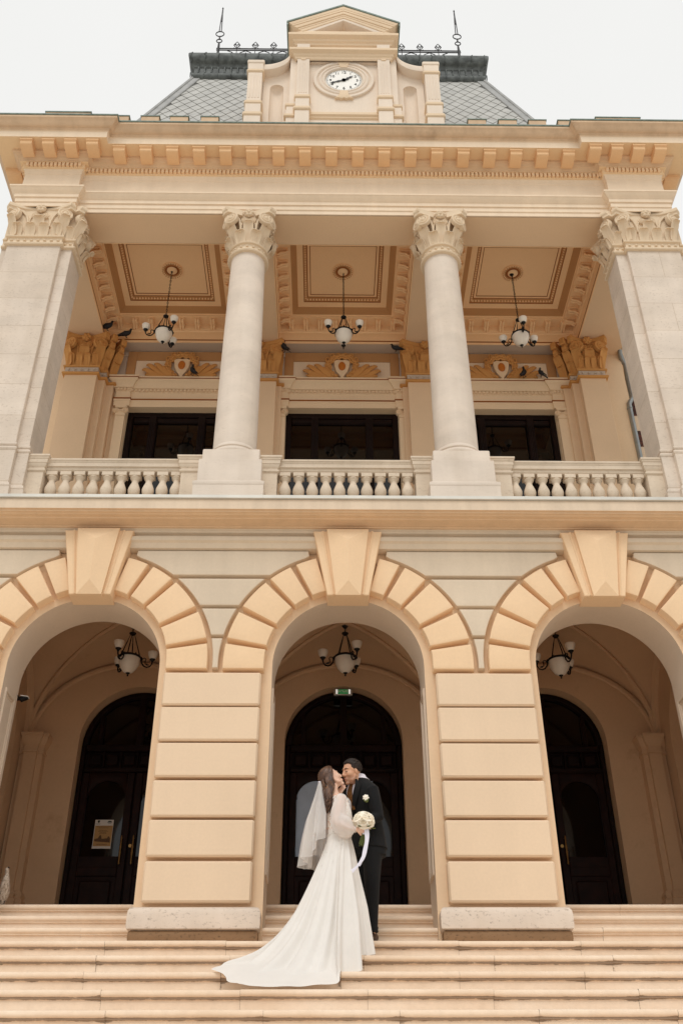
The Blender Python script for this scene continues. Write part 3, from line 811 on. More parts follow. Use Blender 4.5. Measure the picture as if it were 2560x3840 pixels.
# ---------------------------------------------------------------- entablature
EP = [(-4.85, 3.35), (-4.85, 0.17), (-4.0, 0.17), (-4.0, 0.28), (4.0, 0.28), (4.0, 0.17), (4.85, 0.17), (4.85, 3.35)]
ent = lambda pts: [(0.28 - y, z) for y, z in pts]
mb = MB()
mb.mould(ent([(0.283, ZS), (0.265, ZS), (0.265, 9.735), (0.256, 9.738), (0.25, 9.742), (0.25, 9.822), (0.236, 9.826), (0.23, 9.83), (0.23, 9.895), (0.222, 9.90), (0.205, 9.925), (0.20, 9.93), (0.18, 9.955), (0.165, 9.98), (0.155, 9.985), (0.155, 10.015), (0.28, 10.03)]), EP, 0, caps=False)
entab = mb.build('architrave', M['cream'], town, ang=25)
mb = MB()
mb.mould(ent([(0.28, 10.028), (0.282, 10.40), (0.272, 10.41), (0.268, 10.48), (0.262, 10.49), (0.25, 10.50)]), EP, 0, caps=False)
mb.build('frieze', M['cream'], town, ang=25)
mb = MB()
mb.mould(ent([(0.25, 10.50), (0.235, 10.503), (0.235, 10.60), (0.19, 10.605)]), EP, 0, caps=False)
mb.mould(ent([(0.19, 10.605), (0.185, 10.63), (0.175, 10.635), (0.15, 10.66), (0.135, 10.665), (0.11, 10.70), (0.085, 10.71), (0.085, 10.75)]), EP, 2, caps=False)
def row(a, b, fn, pitch):
    a = Vector(a); b = Vector(b); L = (b - a).length; n = max(1, round(L / pitch)); t = (b - a) / L; nn = Vector((t.y, -t.x))
    for i in range(n): fn(a + t * (L * (i + 0.5) / n), t, nn)
def dentil(p, t, nn):
    q = [p + t * sx * 0.02 + nn * o for sx, o in ((-1, 0.04), (1, 0.04), (1, 0.082), (-1, 0.082))]
    mb.add([(v.x, v.y, z) for z in (10.525, 10.598) for v in q], [(0, 1, 2, 3), (4, 7, 6, 5), (0, 4, 5, 1), (1, 5, 6, 2), (2, 6, 7, 3), (3, 7, 4, 0)], 1)
for a, b in zip(EP[:-1], EP[1:]): row(a, b, dentil, 0.0625)
mb.mould(ent([(0.085, 10.75), (-0.135, 10.752)]), EP, 0, caps=False)
mb.mould(ent([(-0.135, 10.752), (-0.137, 10.885), (-0.15, 10.888)]), EP, 3, caps=False)
mb.mould(ent([(-0.15, 10.888), (-0.155, 10.905), (-0.168, 10.912), (-0.17, 10.925), (-0.19, 10.93), (-0.215, 10.945), (-0.24, 10.975), (-0.262, 11.01), (-0.275, 11.02), (-0.285, 11.03), (-0.285, 11.07), (0.28, 11.08)]), EP, 4, caps=False)
corn = mb.build('cornice', [M['soffit'], M['peach'], M['mould'], M['cream'], M['sima']], town, ang=28)
def modillion(x, y_back, rot=0.0):
    m = MB(); w = 0.088; R = Matrix.Rotation(rot, 4, 'Z'); T = Matrix.Translation((x, y_back, 0)) @ R
    prof = [(0.0, 10.625), (-0.05, 10.618), (-0.13, 10.622), (-0.19, 10.632), (-0.225, 10.645), (-0.235, 10.66), (-0.235, 10.70), (-0.245, 10.705), (-0.25, 10.745), (0.0, 10.748)]
    vs = [T @ Vector((sx * w, y, z)) for sx in (-1, 1) for y, z in prof]; n = len(prof)
    m.add(vs, [tuple(range(n)), tuple(range(2 * n - 1, n - 1, -1))] + [(i, (i + 1) % n, (i + 1) % n + n, i + n) for i in range(n)])
    m.box(-w - 0.008, -0.258, 10.715, w + 0.008, -0.02, 10.749, M=T)
    m.build('modillion', M['orange'], corn, ang=28)
for i in range(18): modillion((i - 8.5) * 0.402, 0.14)
for s in (-1, 1):
    for x in (3.80, 4.13, 4.46, 4.79): modillion(s * x, 0.03)
    for k in range(7): modillion(s * 4.99, 0.42 + 0.42 * k, s * pi / 2)
mb = MB()
mb.mould(ent([(0.28, 11.075), (-0.283, 11.074), (-0.297, 11.072), (-0.302, 11.085), (-0.296, 11.10), (0.2, 11.22), (0.28, 11.26)]), EP, 0, caps=False)
mb.box(-4.8, 0.30, 11.0, 4.8, 3.3, 11.2)
mb.build('roof_flashing', M['copper'], town)
# parapet blocks behind the cornice
mb = MB()
mb.box(-4.0, 0.13, 11.15, 4.0, 0.30, 11.585)
for x0, x1 in ((-3.62, -3.42), (-3.22, -2.94), (-2.76, -2.48), (-2.27, -2.0), (1.98, 2.26), (2.47, 2.75), (2.95, 3.22), (3.42, 3.64)):
    mb.box(x0, 0.09, 11.3, x1, 0.34, 11.765); mb.box(x0 - 0.015, 0.078, 11.767, x1 + 0.015, 0.36, 11.785, mat=1)
for s in (-1, 1):
    mb.box(s * 4.05, 0.12, 11.15, s * 4.76, 0.9, 11.895); mb.box(s * 4.035, 0.108, 11.897, s * 4.775, 0.92, 11.918, mat=1)
mb.build('parapet', [M['sima'], M['copper']], town)
# ---------------------------------------------------------------- loggia beams and coffered ceiling
YB0, YB1 = 0.84, 3.02
mb = MB()
mb.box(-4.84, 0.29, ZS - 0.001, 4.84, YB0, 10.4)
for x0, x1 in ((-4.84, -4.06), (-1.73, -1.10), (1.10, 1.73), (4.06, 4.84)):
    mb.box(x0, YB0 + 0.001, ZS + 0.001, x1, 3.3, 10.9)
mb.build('loggia_beam', M['beam'], town)
for x0, x1 in ((-4.06, -1.73), (-1.10, 1.10), (1.73, 4.06)):
    path = [(x0, YB0), (x0, YB1), (x1, YB1), (x1, YB0)]
    mb = MB(); md = lambda p, m: mb.mould(p, path, m, closed=True)
    md([(0.0, 9.655), (0.012, 9.655), (0.012, 9.70)], 0); md([(0.012, 9.70), (0.014, 9.70), (0.014, 9.725), (0.012, 9.725)], 2)
    md([(0.012, 9.725), (0.012, 9.90), (0.03, 9.915), (0.035, 9.95), (0.04, 9.955), (0.04, 10.06)], 0)
    md([(0.04, 10.06), (0.235, 10.062)], 0)
    md([(0.235, 10.062), (0.237, 10.10), (0.25, 10.105)], 0)
    md([(0.25, 10.105), (0.262, 10.112), (0.30, 10.15), (0.335, 10.18), (0.345, 10.19)], 1)
    md([(0.345, 10.19), (0.348, 10.20), (0.445, 10.203)], 0); md([(0.445, 10.203), (0.447, 10.212), (0.455, 10.216)], 2)
    md([(0.455, 10.216), (0.465, 10.22), (0.49, 10.25), (0.505, 10.26)], 1); md([(0.505, 10.26), (0.507, 10.264), (0.517, 10.264)], 2)
    md([(0.517, 10.264), (0.552, 10.265)], 0); md([(0.552, 10.265), (0.5525, 10.268), (0.564, 10.268), (0.565, 10.27)], 2)
    xa, xb, ya, yb = x0 + 0.565, x1 - 0.565, YB0 + 0.565, YB1 - 0.565
    mb.add([(xa, ya, 10.27), (xb, ya, 10.27), (xb, yb, 10.27), (xa, yb, 10.27)], [(0, 1, 2, 3)], 0)
    # egg moulding
    for p, q in (((x0, YB0), (x0, YB1)), ((x0, YB1), (x1, YB1)), ((x1, YB1), (x1, YB0))):
        a = Vector(p); b = Vector(q); t = (b - a).normalized(); nn = Vector((t.y, -t.x)); L = (b - a).length - 0.96; k = int(L / 0.05)
        for i in range(k):
            c = a + t * (0.48 + L * (i + 0.5) / k) + nn * 0.478
            mb.ell((c.x, c.y, 10.232), (0.017, 0.017, 0.017), None, 6, 4, 0)
    ceil = mb.build('coffered_ceiling', [M['ceiling'], M['ceilbrown'], M['gold']], town, ang=28)
    for p, q, n in (((x0, YB0), (x0, YB1), 8), ((x0, YB1), (x1, YB1), 8), ((x1, YB1), (x1, YB0), 8)):
        a = Vector(p); b = Vector(q); t = (b - a).normalized(); nn = Vector((t.y, -t.x)); L = (b - a).length
        for i in range(n):
            c = a + t * (0.10 + (L - 0.2) * (i + 0.5) / n)
            R = Matrix(((t.x, nn.x, 0, c.x), (t.y, nn.y, 0, c.y), (0, 0, 1, 0), (0, 0, 0, 1)))
            mb = MB(); mb.box(-0.055, 0.03, 10.035, 0.055, 0.21, 10.061, M=R)
            for s in (-1, 1):
                mb.tube([R @ Vector((s * 0.022, o, z)) for o, z in ((0.195, 10.035), (0.20, 10.01), (0.175, 9.985), (0.13, 9.985), (0.095, 9.975), (0.075, 9.945), (0.05, 9.935), (0.036, 9.955))], [0.02, 0.022, 0.024, 0.022, 0.02, 0.02, 0.018, 0.014], 6)
            mb.build('ceiling_bracket', M['ceiling'], ceil, ang=45)
    mb = MB(); cx = 0.5 * (x0 + x1); cx = 0.0 if abs(cx) < 0.1 else (2.83 if cx > 0 else -2.83)
    mb.lathe([(0.17, 10.272), (0.17, 10.245), (0.155, 10.238), (0.14, 10.245)], (cx, 1.93, 0), 28, 0, cap=False)
    mb.lathe([(0.14, 10.245), (0.13, 10.25), (0.115, 10.25)], (cx, 1.93, 0), 28, 1, cap=False)
    mb.lathe([(0.115, 10.25), (0.10, 10.235), (0.085, 10.245)], (cx, 1.93, 0), 28, 2, cap=False)
    mb.lathe([(0.085, 10.245), (0.06, 10.22), (0.04, 10.215), (0.0, 10.215)], (cx, 1.93, 0), 28, 0, cap=False)
    for k in range(24):
        a = k * pi / 12; mb.ell((cx + 0.155 * cos(a), 1.93 + 0.155 * sin(a), 10.238), (0.012, 0.012, 0.01), None, 6, 4, 1)
    mb.build('ceiling_rose', [M['ceiling'], M['ceilbrown'], M['gold']], ceil)

# ---------------------------------------------------------------- loggia back wall
WIN = [(-2.73, 0.84), (0.0, 0.935), (2.73, 0.84)]
WH = 8.385
mb = MB()
xs = [-4.85] + [v for c, h in WIN for v in (c - h, c + h)] + [4.85]
for i in range(0, 8, 2): mb.box(xs[i], 3.25, 4.1, xs[i + 1], 3.6, WH)
mb.box(-4.85, 3.251, WH, 4.85, 3.6, 11.0)
mb.build('loggia_wall', M['backwall'], town)
mb = MB(); mb.box(-4.06, YB1 + 0.001, ZS - 0.004, 4.06, 3.25, ZS + 0.3)
mb.build('back_beam', M['greywall'], town)

def back_entab(x0, x1, br):
    """cornice over a window with projecting end pieces of width br"""
    mb = MB(); y = 3.235; o = 0.035
    path = [(x0, y + 0.01), (x0, y - o), (x0 + br, y - o), (x0 + br, y), (x1 - br, y), (x1 - br, y - o), (x1, y - o), (x1, y + 0.01)]
    mb.mould([(-0.012, WH + 0.002), (0.02, WH + 0.002), (0.02, WH + 0.10), (0.028, WH + 0.105), (0.028, WH + 0.14)], path, 0, caps=False)
    mb.mould([(0.028, WH + 0.14), (0.036, WH + 0.145), (0.036, WH + 0.165), (0.01, WH + 0.17)], path, 1, caps=False)
    mb.mould([(0.01, WH + 0.17), (0.01, WH + 0.31), (0.02, WH + 0.315), (0.022, WH + 0.375), (0.05, WH + 0.38), (0.055, WH + 0.40), (0.065, WH + 0.43), (0.09, WH + 0.465), (0.125, WH + 0.49), (0.13, WH + 0.53)], path, 0, caps=False)
    mb.mould([(0.13, WH + 0.53), (0.137, WH + 0.532), (0.137, WH + 0.545), (0.13, WH + 0.548)], path, 1, caps=False)
    mb.mould([(0.13, WH + 0.548), (0.14, WH + 0.56), (0.14, WH + 0.575), (-0.1, WH + 0.58)], path, 0, caps=False)
    def dn(p, t, nn):
        q = [p + t * sx * 0.016 + nn * k for sx, k in ((-1, 0.015), (1, 0.015), (1, 0.045), (-1, 0.045))]
        mb.add([(v.x, v.y, z) for z in (WH + 0.325, WH + 0.37) for v in q], [(0, 1, 2, 3), (4, 7, 6, 5), (0, 4, 5, 1), (1, 5, 6, 2), (2, 6, 7, 3), (3, 7, 4, 0)])
    for a, b in zip(path[1:-2], path[2:-1]):
        if abs(a[0] - b[0]) > 0.1: row(a, b, dn, 0.062)
    e = mb.build('window_entablature', [M['backwall'], M['gold']], town, ang=28)
    return e
for c, h in WIN:
    back_entab(c - h - 0.20, c + h + 0.20, 0.22)
    # ionic pilasters
    for s in (-1, 1):
        mb = MB(); x = c + s * (h + 0.085)
        mb.box(x - 0.08, 3.175, 4.14, x + 0.08, 3.26, 8.16, 0.004)
        mb.box(x - 0.088, 3.167, 8.162, x + 0.088, 3.26, 8.185, 0.006); mb.box(x - 0.082, 3.172, 8.186, x + 0.082, 3.26, 8.30)
        for q in (-1, 1): scroll(mb, (x + q * 0.075, 3.165, 8.27), (0, -1, 0), 0.055, 0.06)
        for q in range(5): mb.ell((x - 0.04 + q * 0.02, 3.17, 8.27), (0.010, 0.012, 0.016), None, 6, 4)
        mb.box(x - 0.10, 3.15, 8.328, x + 0.10, 3.26, 8.384, 0.012)
        mb.build('ionic_pilaster', M['backwall'], town, ang=40)
    # frieze panel with crest
    mb = MB(); w = 0.83 if c == 0 else 0.80; a, b = c - w, c + w
    for (x0, z0, x1, z1) in ((a - 0.15, 8.965, a, 9.64), (b, 8.965, b + 0.15, 9.64), (a, 9.44, b, 9.64), (a, 8.965, b, 9.02)):
        mb.box(x0, 3.225, z0, x1, 3.26, z1, 0.006)
    mb.build('panel_frame', M['ceilbrown'], town)
    mb = MB(); mb.box(a + .003, 3.24, 9.023, b - .003, 3.262, 9.437); mb.build('frieze_panel', M['cream'], town)
    for s in (-1, 1):
        mb = MB(); mb.box(c + s * (w + 0.16), 3.228, 8.97, c + s * (w + 0.30), 3.26, 9.52, 0.004); mb.box(c + s * (w + 0.15), 3.205, 9.522, c + s * (w + 0.32), 3.26, 9.63, 0.015)
        mb.build('grey_strip', M['greywall'], town)
    # crest: shield inside a wreath, two acanthus sprays
    mb = MB(); y = 3.20; zc = 9.235; rnd = random.Random(5)
    sh = [(-0.11, 0.13), (-0.06, 0.16), (0, 0.15), (0.06, 0.16), (0.11, 0.13), (0.10, 0.02), (0.075, -0.08), (0.03, -0.15), (0, -0.23), (-0.03, -0.15), (-0.075, -0.08), (-0.10, 0.02)]
    mb.prism([(c + x * 1.25, zc + z * 1.15) for x, z in sh], y - 0.05, y + 0.04, 0.012, mat=1)
    mb.ell((c, y - 0.055, zc + 0.025), (0.062, 0.022, 0.098), None, 16, 8, 2)
    for s in (-1, 1):
        for k in range(13):
            a = radians(-62 + k * 12.2); rr = 0.240 + 0.015 * sin(k * 2.1)
            px, pz = c + s * rr * cos(a), zc + 0.02 + rr * 1.05 * sin(a)
            for q in range(3):
                da = rnd.uniform(-0.5, 0.5); R = Matrix.Rotation(-(a + pi / 2 + da) if s > 0 else (a + pi / 2 + da), 3, 'Y')
                o = (q - 1) * 0.035
                mb.ell((px + s * cos(a) * o, y - 0.035 - 0.02 * (q == 1), pz + sin(a) * o), (0.045, 0.024, 0.021), R, 8, 5, 0)
        for q in ((0.06, 0.30), (0.16, 0.285), (0.24, 0.20)):
            pts = [(c + s * (q[0] + 0.035 * cos(t)), y - 0.03, zc + q[1] + 0.04 * sin(t)) for t in [i * 2 * pi / 10 for i in range(11)]]
            mb.tube(pts, 0.013, 6)
        for k, (ex, ez) in enumerate(((0.36, 0.01), (0.47, 0.075), (0.60, 0.055), (0.66, -0.055), (0.60, -0.165))):
            P = [Vector((0.08 + 0.04 * k, 0, -0.235)), Vector((0.20 + 0.055 * k, 0, -0.225)), Vector((ex - 0.10, 0, ez - 0.10)), Vector((ex - 0.05, 0, ez + 0.03)), Vector((ex, 0, ez - 0.015))]
            pts = []
            for i in range(11):
                Q = P[:]
                while len(Q) > 1: Q = [p0.lerp(p1, i / 10) for p0, p1 in zip(Q[:-1], Q[1:])]
                pts.append((c + s * Q[0].x, y - 0.02 - 0.035 * sin(i / 10 * pi) - 0.004 * (k % 2), zc + Q[0].z))
            mb.tube(pts, [(0.014 + 0.036 * sin(pi * min(1, 0.05 + i / 10 * 0.85)) ** 1.3, 0.018) for i in range(11)], 7, flat=(0, 0, 1))
        mb.tube([(c + s * (0.05 + 0.5 * i / 9), y - 0.015, zc - 0.245 + 0.06 * (i / 9) ** 2) for i in range(10)], [0.03 - 0.002 * i for i in range(10)], 7)
    mb.build('crest_relief', [M['ochre'], M['backwall'], M['disc']], town, ang=60)
    # window
    mb = MB()
    y = 3.36
    mb.box(c - h, y, 4.1, c - h + 0.09, y + 0.1, WH - .001, 0.006); mb.box(c + h - 0.09, y, 4.1, c + h, y + 0.1, WH - .001, 0.006)
    mb.box(c - h + 0.09, y, WH - 0.10, c + h - 0.09, y + 0.1, WH - .001, 0.006)
    for k in (-0.42, 0.42):
        xx = c + k * h * 1.15
        mb.box(xx - 0.06, y - 0.02, 4.1, xx + 0.06, y + 0.1, WH - 0.10, 0.01)
        for q in range(4): mb.box(xx - 0.042 + q * 0.026, y - 0.03, 4.3, xx - 0.034 + q * 0.026, y - 0.018, WH - 0.25)
    for z in (7.42, 5.55): mb.box(c - h + 0.09, y + 0.005, z - 0.06, c + h - 0.09, y + 0.1, z + 0.03, 0.008)
    mb.box(c - h + 0.09, y + 0.012, WH - 0.20, c + h - 0.09, y + 0.1, WH - 0.10, 0.02)
    win = mb.build('window', M['wood'], town, ang=30)
    mb = MB(); mb.box(c - h + 0.05, y + 0.06, 5.5, c + h - 0.05, y + 0.07, WH - 0.1); mb.build('window_glass', M['glass'], win)
    mb = MB(); mb.box(c - h + 0.05, y + 0.06, 4.2, c + h - 0.05, y + 0.07, 5.49); mb.build('window_glass', M['frost_sky'], win)
    b = MB(); b.box(c - h, 3.52, 4.1, c + h, 3.58, WH); b.build('room_backing', M['black'], win)

# ochre capitals on the back pilasters
OCH = [M['ochre'], M['greywall']]
for cx in (-1.415, 1.415):
    mb = MB(); mb.box(cx - 0.315, 3.0, 4.14, cx + 0.315, 3.26, 8.80, 0.004)
    mb.box(cx - 0.40, 3.12, 4.141, cx + 0.40, 3.262, 8.80, 0.004)
    p = mb.build('back_pilaster', M['beam'], town)
    path = [(cx - 0.40, 3.25), (cx - 0.40, 3.12), (cx - 0.315, 3.12), (cx - 0.315, 3.0), (cx + 0.315, 3.0), (cx + 0.315, 3.12), (cx + 0.40, 3.12), (cx + 0.40, 3.25)]
    pier_capital([(cx - 0.315, 3.0, cx + 0.315, 3.0, 4, True)], path, 8.78, ZS - 0.002, OCH, p)
for s in (-1, 1):
    f = lambda x, s=s: s * (x - 0.035 - (0.10 if s > 0 else 0))
    X_OUT = 4.62 if s < 0 else 4.52
    mb = MB()
    mb.box(f(X_OUT), 2.87, 4.14, f(4.09), 3.3, 8.80, 0.004); mb.box(f((X_OUT - 0.005)), 3.0, 4.141, f(3.98), 3.3, 8.801, 0.004); mb.box(f(X_OUT - 0.01), 3.13, 4.142, f(3.86), 3.3, 8.802, 0.004)
    p = mb.build('back_pilaster', M['beam'], town)
    path = [(f(X_OUT), 3.25), (f(X_OUT), 2.87), (f(4.09), 2.87), (f(4.09), 3.0), (f(3.98), 3.0), (f(3.98), 3.13), (f(3.86), 3.13), (f(3.86), 3.25)]
    fc = [(f(X_OUT), 2.87, f(4.09), 2.87, 4, True), (f(4.09), 3.0, f(3.98), 3.0, 1, False)]
    if s > 0:
        path = path[::-1]; fc = [(f(4.09), 2.87, f(X_OUT), 2.87, 4, True), (f(3.98), 3.0, f(4.09), 3.0, 1, False)]
    pier_capital(fc, path, 8.78, ZS - 0.002, OCH, p)
    # two corner clusters stepping back to the wall
    mb = MB(); Z = Vector((0, 0, 1)); H = ZS - 0.002 - 8.97
    for x, y in ((4.03, 2.99), (3.90, 3.11)):
        b = Vector((f(x), y, 8.97)); d = Vector((-s * 0.7, -0.7, 0)).normalized()
        leaf(mb, b, d, 0.07, H * 0.27, 0.05, 0.034); leaf(mb, b - d * 0.01, d, 0.075, H * 0.5, 0.13, 0.05, 0.25)
        for q in (-1, 1): scroll(mb, b + d * 0.12 + Z * (H * 0.70) + Vector((-d.y, d.x, 0)) * q * 0.03, Vector((-d.y, d.x, 0)) * q, 0.085, 0.05)
        mb.box(-0.05, -0.09, 0, 0.05, 0.13, H * 0.2, 0.01, M=Matrix.Translation(b + d * 0.10 + Z * (H * 0.8)) @ Matrix.Rotation(atan2(d.y, d.x) - pi / 2, 4, 'Z'))
    mb.build('capital_corner', M['ochre'], p, ang=45)

# ---------------------------------------------------------------- side wings of brick and plaster bands
for s in (-1, 1):
    mb = MB(); x0, x1 = 4.86, 5.9
    zc = [4.1 + 0.655 * k for k in range(8)]
    mb.box(s * x0, 3.42, -0.4, s * x1, 4.4, 10.3)
    for z in [8.43 - 0.66 * k for k in range(12)]:
        mb.box(s * x0, 3.412, z, s * (x1 + .008), 3.5, z + 0.33, mat=1)
    p = [(s * x1, 3.42), (s * x0, 3.42)] if s < 0 else [(s * x0, 3.42), (s * x1, 3.42)]
    mb.mould([(0.001, 8.80), (0.03, 8.82), (0.03, 8.92), (0.05, 8.94), (0.05, 9.05), (0.07, 9.07), (0.07, 9.16), (0.1, 9.19), (0.1, 9.24), (0.001, 9.25)], p, 0)
    mb.mould([(0.001, 9.28), (0.02, 9.29), (0.03, 9.33), (0.001, 9.60)], p, 2)
    mb.mould([(0.001, 10.0), (0.1, 10.1), (0.25, 10.2), (0.25, 10.31), (-0.5, 10.32)], p, 0)
    w = mb.build('side_wing', [M['cream'], M['brick'], M['orange']], town, ang=28)
mb = MB()
pts = [(4.80, 3.05, 9.84), (4.82, 3.10, 9.74), (4.83, 3.18, 9.62), (4.87, 3.24, 9.54), (4.92, 3.28, 9.46), (4.925, 3.30, 9.30), (4.925, 3.30, 8.80), (4.92, 3.29, 8.70), (4.87, 3.25, 8.62), (4.825, 3.24, 8.54), (4.82, 3.24, 8.44), (4.82, 3.24, 6.5), (4.82, 3.24, 4.1)]
mb.tube(pts, 0.042, 12)
for z in (8.42, 7.0): mb.lathe([(0.043, z), (0.05, z + 0.005), (0.05, z + 0.03), (0.043, z + 0.035)], (4.82, 3.24, 0), 12)
mb.lathe([(0.05, 0), (0.07, 0.05), (0.07, 0.08)], (4.795, 3.04, 9.82), 12)
mb.build('downpipe', M['pipe'], town)
# ---------------------------------------------------------------- mansard roof
BX, BY0, BY1, BZ = 3.98, 0.36, 6.2, 11.0
TX, TY0, TY1, TZ = 2.80, 1.54, 5.0, 15.1
mb = MB()
mb.loft([[(-BX, BY0, BZ), (BX, BY0, BZ), (BX, BY1, BZ), (-BX, BY1, BZ)], [(-TX, TY0, TZ), (TX, TY0, TZ), (TX, TY1, TZ), (-TX, TY1, TZ)]])
roof = mb.build('mansard_roof', M['slateunder'], town, smooth=False)
def slates(A, B, Cc, D):
    """diamond slates on the quad A-B (bottom) D-C (top)"""
    A, B, Cc, D = map(Vector, (A, B, Cc, D))
    ex = (B - A).normalized(); up0 = ((D + Cc) / 2 - (A + B) / 2); ez = (up0 - ex * up0.dot(ex)); Ht = ez.length; ez.normalize(); nn = ex.cross(ez).normalized()
    mb = MB(); rnd = random.Random(2); w, h = 0.112, 0.170; o = (A + B) / 2; W = (B - A).length / 2; Wt = (Cc - D).length / 2
    nr = int(Ht / h) + 1
    for r in range(nr):
        zc = r * h; lim = W + (Wt - W) * min(1, zc / Ht) - 0.06
        k = int(W / (2 * w)) + 1
        for i in range(-k, k + 1):
            x = i * 2 * w + (w if r % 2 else 0)
            if abs(x) > lim - w * 0.4 or zc > Ht: continue
            g = 0.004; e = rnd.uniform(0, 0.006)
            P = [o + ex * x + ez * (zc - h + g) + nn * (0.014 + e * 0.5), o + ex * (x + w - g) + ez * zc + nn * 0.008, o + ex * x + ez * (zc + h) + nn * 0.002, o + ex * (x - w + g) + ez * zc + nn * 0.008]
            Q = [p - nn * 0.007 for p in P]
            mb.add(P + Q, [(0, 1, 2, 3), (0, 4, 5, 1), (1, 5, 6, 2), (2, 6, 7, 3), (3, 7, 4, 0)])
    mb.build('roof_slates', M['slate'], roof, smooth=False)
slates((-BX, BY0, BZ), (BX, BY0, BZ), (TX, TY0, TZ), (-TX, TY0, TZ))
slates((-BX, BY1, BZ), (-BX, BY0, BZ), (-TX, TY0, TZ), (-TX, TY1, TZ))
slates((BX, BY0, BZ), (BX, BY1, BZ), (TX, TY1, TZ), (TX, TY0, TZ))
for s in (-1, 1):
    mb = MB(); a = Vector((s * BX, BY0, BZ)); b = Vector((s * TX, TY0, TZ)); d = (b - a).normalized()
    for k, (dx, dy) in enumerate(((-s * 0.13, -0.012), (0, -0.02), (-s * 0.012, 0.12))):
        mb.tube([a + Vector((dx, dy, 0)), b + Vector((dx, dy, 0))], (0.022, 0.022) if k != 1 else (0.035, 0.035), 8)
    mb.add([a + Vector((-s * 0.14, -0.03, 0)), a + Vector((0, -0.03, 0)), b + Vector((0, -0.03, 0)), b + Vector((-s * 0.14, -0.03, 0))], [(0, 1, 2, 3)])
    mb.add([a + Vector((s * 0.03, 0, 0)), a + Vector((s * 0.03, 0.14, 0)), b + Vector((s * 0.03, 0.14, 0)), b + Vector((s * 0.03, 0, 0))], [(0, 1, 2, 3)])
    mb.build('roof_hip', M['lead'], roof)
# crown cornice
CP = [(-2.77, 5.1), (-2.77, 1.53), (2.77, 1.53), (2.77, 5.1)]
cp = [(0.0, 15.00), (0.05, 15.03), (0.075, 15.07), (0.085, 15.12), (0.06, 15.17), (0.03, 15.18), (0.03, 15.36), (0.05, 15.38), (0.055, 15.43), (0.075, 15.46), (0.10, 15.48), (0.125, 15.51), (0.155, 15.58), (0.16, 15.65), (0.14, 15.71), (0.11, 15.745), (-0.2, 15.80)]
mb = MB(); mb.mould(cp, CP, 0, caps=False); mb.box(-2.75, 1.55, 15.0, 2.75, 5.05, 15.76)
for i in range(23):
    x = -2.86 + 5.72 * i / 22
    mb.tube([(x + (random.uniform(-0.02, 0.02)), 1.53 - o - 0.004, z) for o, z in cp[9:15]], 0.012, 5)
    mb.tube([(x, 1.53 - o - 0.003, z) for o, z in cp[1:5]], 0.010, 5)
for i in range(44):
    x = -2.72 + 5.44 * i / 43
    mb.tube([(x, 1.49, 15.19), (x, 1.475, 15.30), (x, 1.48, 15.355)], [0.02, 0.012, 0.022], 6)
crown = mb.build('roof_crown', M['crown'], roof, ang=40)
# iron cresting with fleurons
def cresting(x0, x1):
    mb = MB(); y = 1.56; z0 = 15.78; zr = 16.14
    for z in (zr, zr - 0.055): mb.tube([(x0, y, z), (x1, y, z)], 0.012, 6)
    n = 6 if x1 - x0 > 3 else 4
    step = 0.366; x = -2.40 + step
    k = 0
    xs = [-2.40 + step * i for i in range(1, 13)]
    for x in xs:
        mb.tube([(x, y, z0), (x, y, zr + 0.1)], 0.008, 6)
        zc = zr + 0.14
        for s in (-1, 1):
            mb.tube([(x, y, zr + 0.02), (x + s * 0.03, y, zr + 0.06), (x + s * 0.06, y, zr + 0.12), (x + s * 0.035, y, zr + 0.17), (x, y, zr + 0.24)], [0.008, 0.008, 0.012, 0.010, 0.005], 5)
            mb.tube([(x, y, zr + 0.12), (x + s * 0.03, y, zr + 0.15), (x + s * 0.035, y, zr + 0.125), (x + s * 0.018, y, zr + 0.115)], 0.007, 5)
            mb.tube([(x + s * 0.05, y, zr), (x + s * 0.055, y, zr + 0.03)], 0.01, 5)
            # foliate arcs under the rail
            mb.tube([(x, y, z0 + 0.02), (x + s * 0.03, y, z0 + 0.13), (x + s * 0.085, y, z0 + 0.23), (x + s * 0.183, y, z0 + 0.285)], 0.009, 5)
            mb.ell((x + s * 0.10, y, z0 + 0.16), (0.03, 0.006, 0.014), Matrix.Rotation(-s * 0.6, 3, 'Y'), 8, 5)
    return mb.build('roof_cresting', M['iron'], crown, ang=50)
cresting(-2.44, 2.44)
for s in (-1, 1):
    mb = MB(); x, y = s * 2.40, 1.56
    mb.lathe([(0.05, 15.76), (0.05, 15.82), (0.03, 15.86), (0.024, 16.2), (0.018, 16.33)], (x, y, 0), 10)
    for zc, r in ((16.40, 0.055), (16.645, 0.082)):
        mb.tube([(x + r * cos(t), y, zc + r * 1.05 * sin(t)) for t in [i * 2 * pi / 20 for i in range(21)]], 0.011, 6)
    mb.tube([(x, y, 16.455), (x, y, 16.56)], 0.016, 6)
    for q in (-1, 1): mb.tube([(x + q * 0.022, y, 16.72), (x + q * 0.012, y, 17.2), (x, y, 17.52)], [0.010, 0.010, 0.008], 6)
    mb.tube([(x, y, 17.1), (x, y, 17.5), (x, y, 17.62)], [0.016, 0.014, 0.006], 6); mb.ell((x, y, 17.57), (0.018, 0.018, 0.02), None, 8, 5)
    mb.build('roof_finial', M['iron'], crown)

roof.scale = (0.982, 1, 1); roof.location.x = -0.062

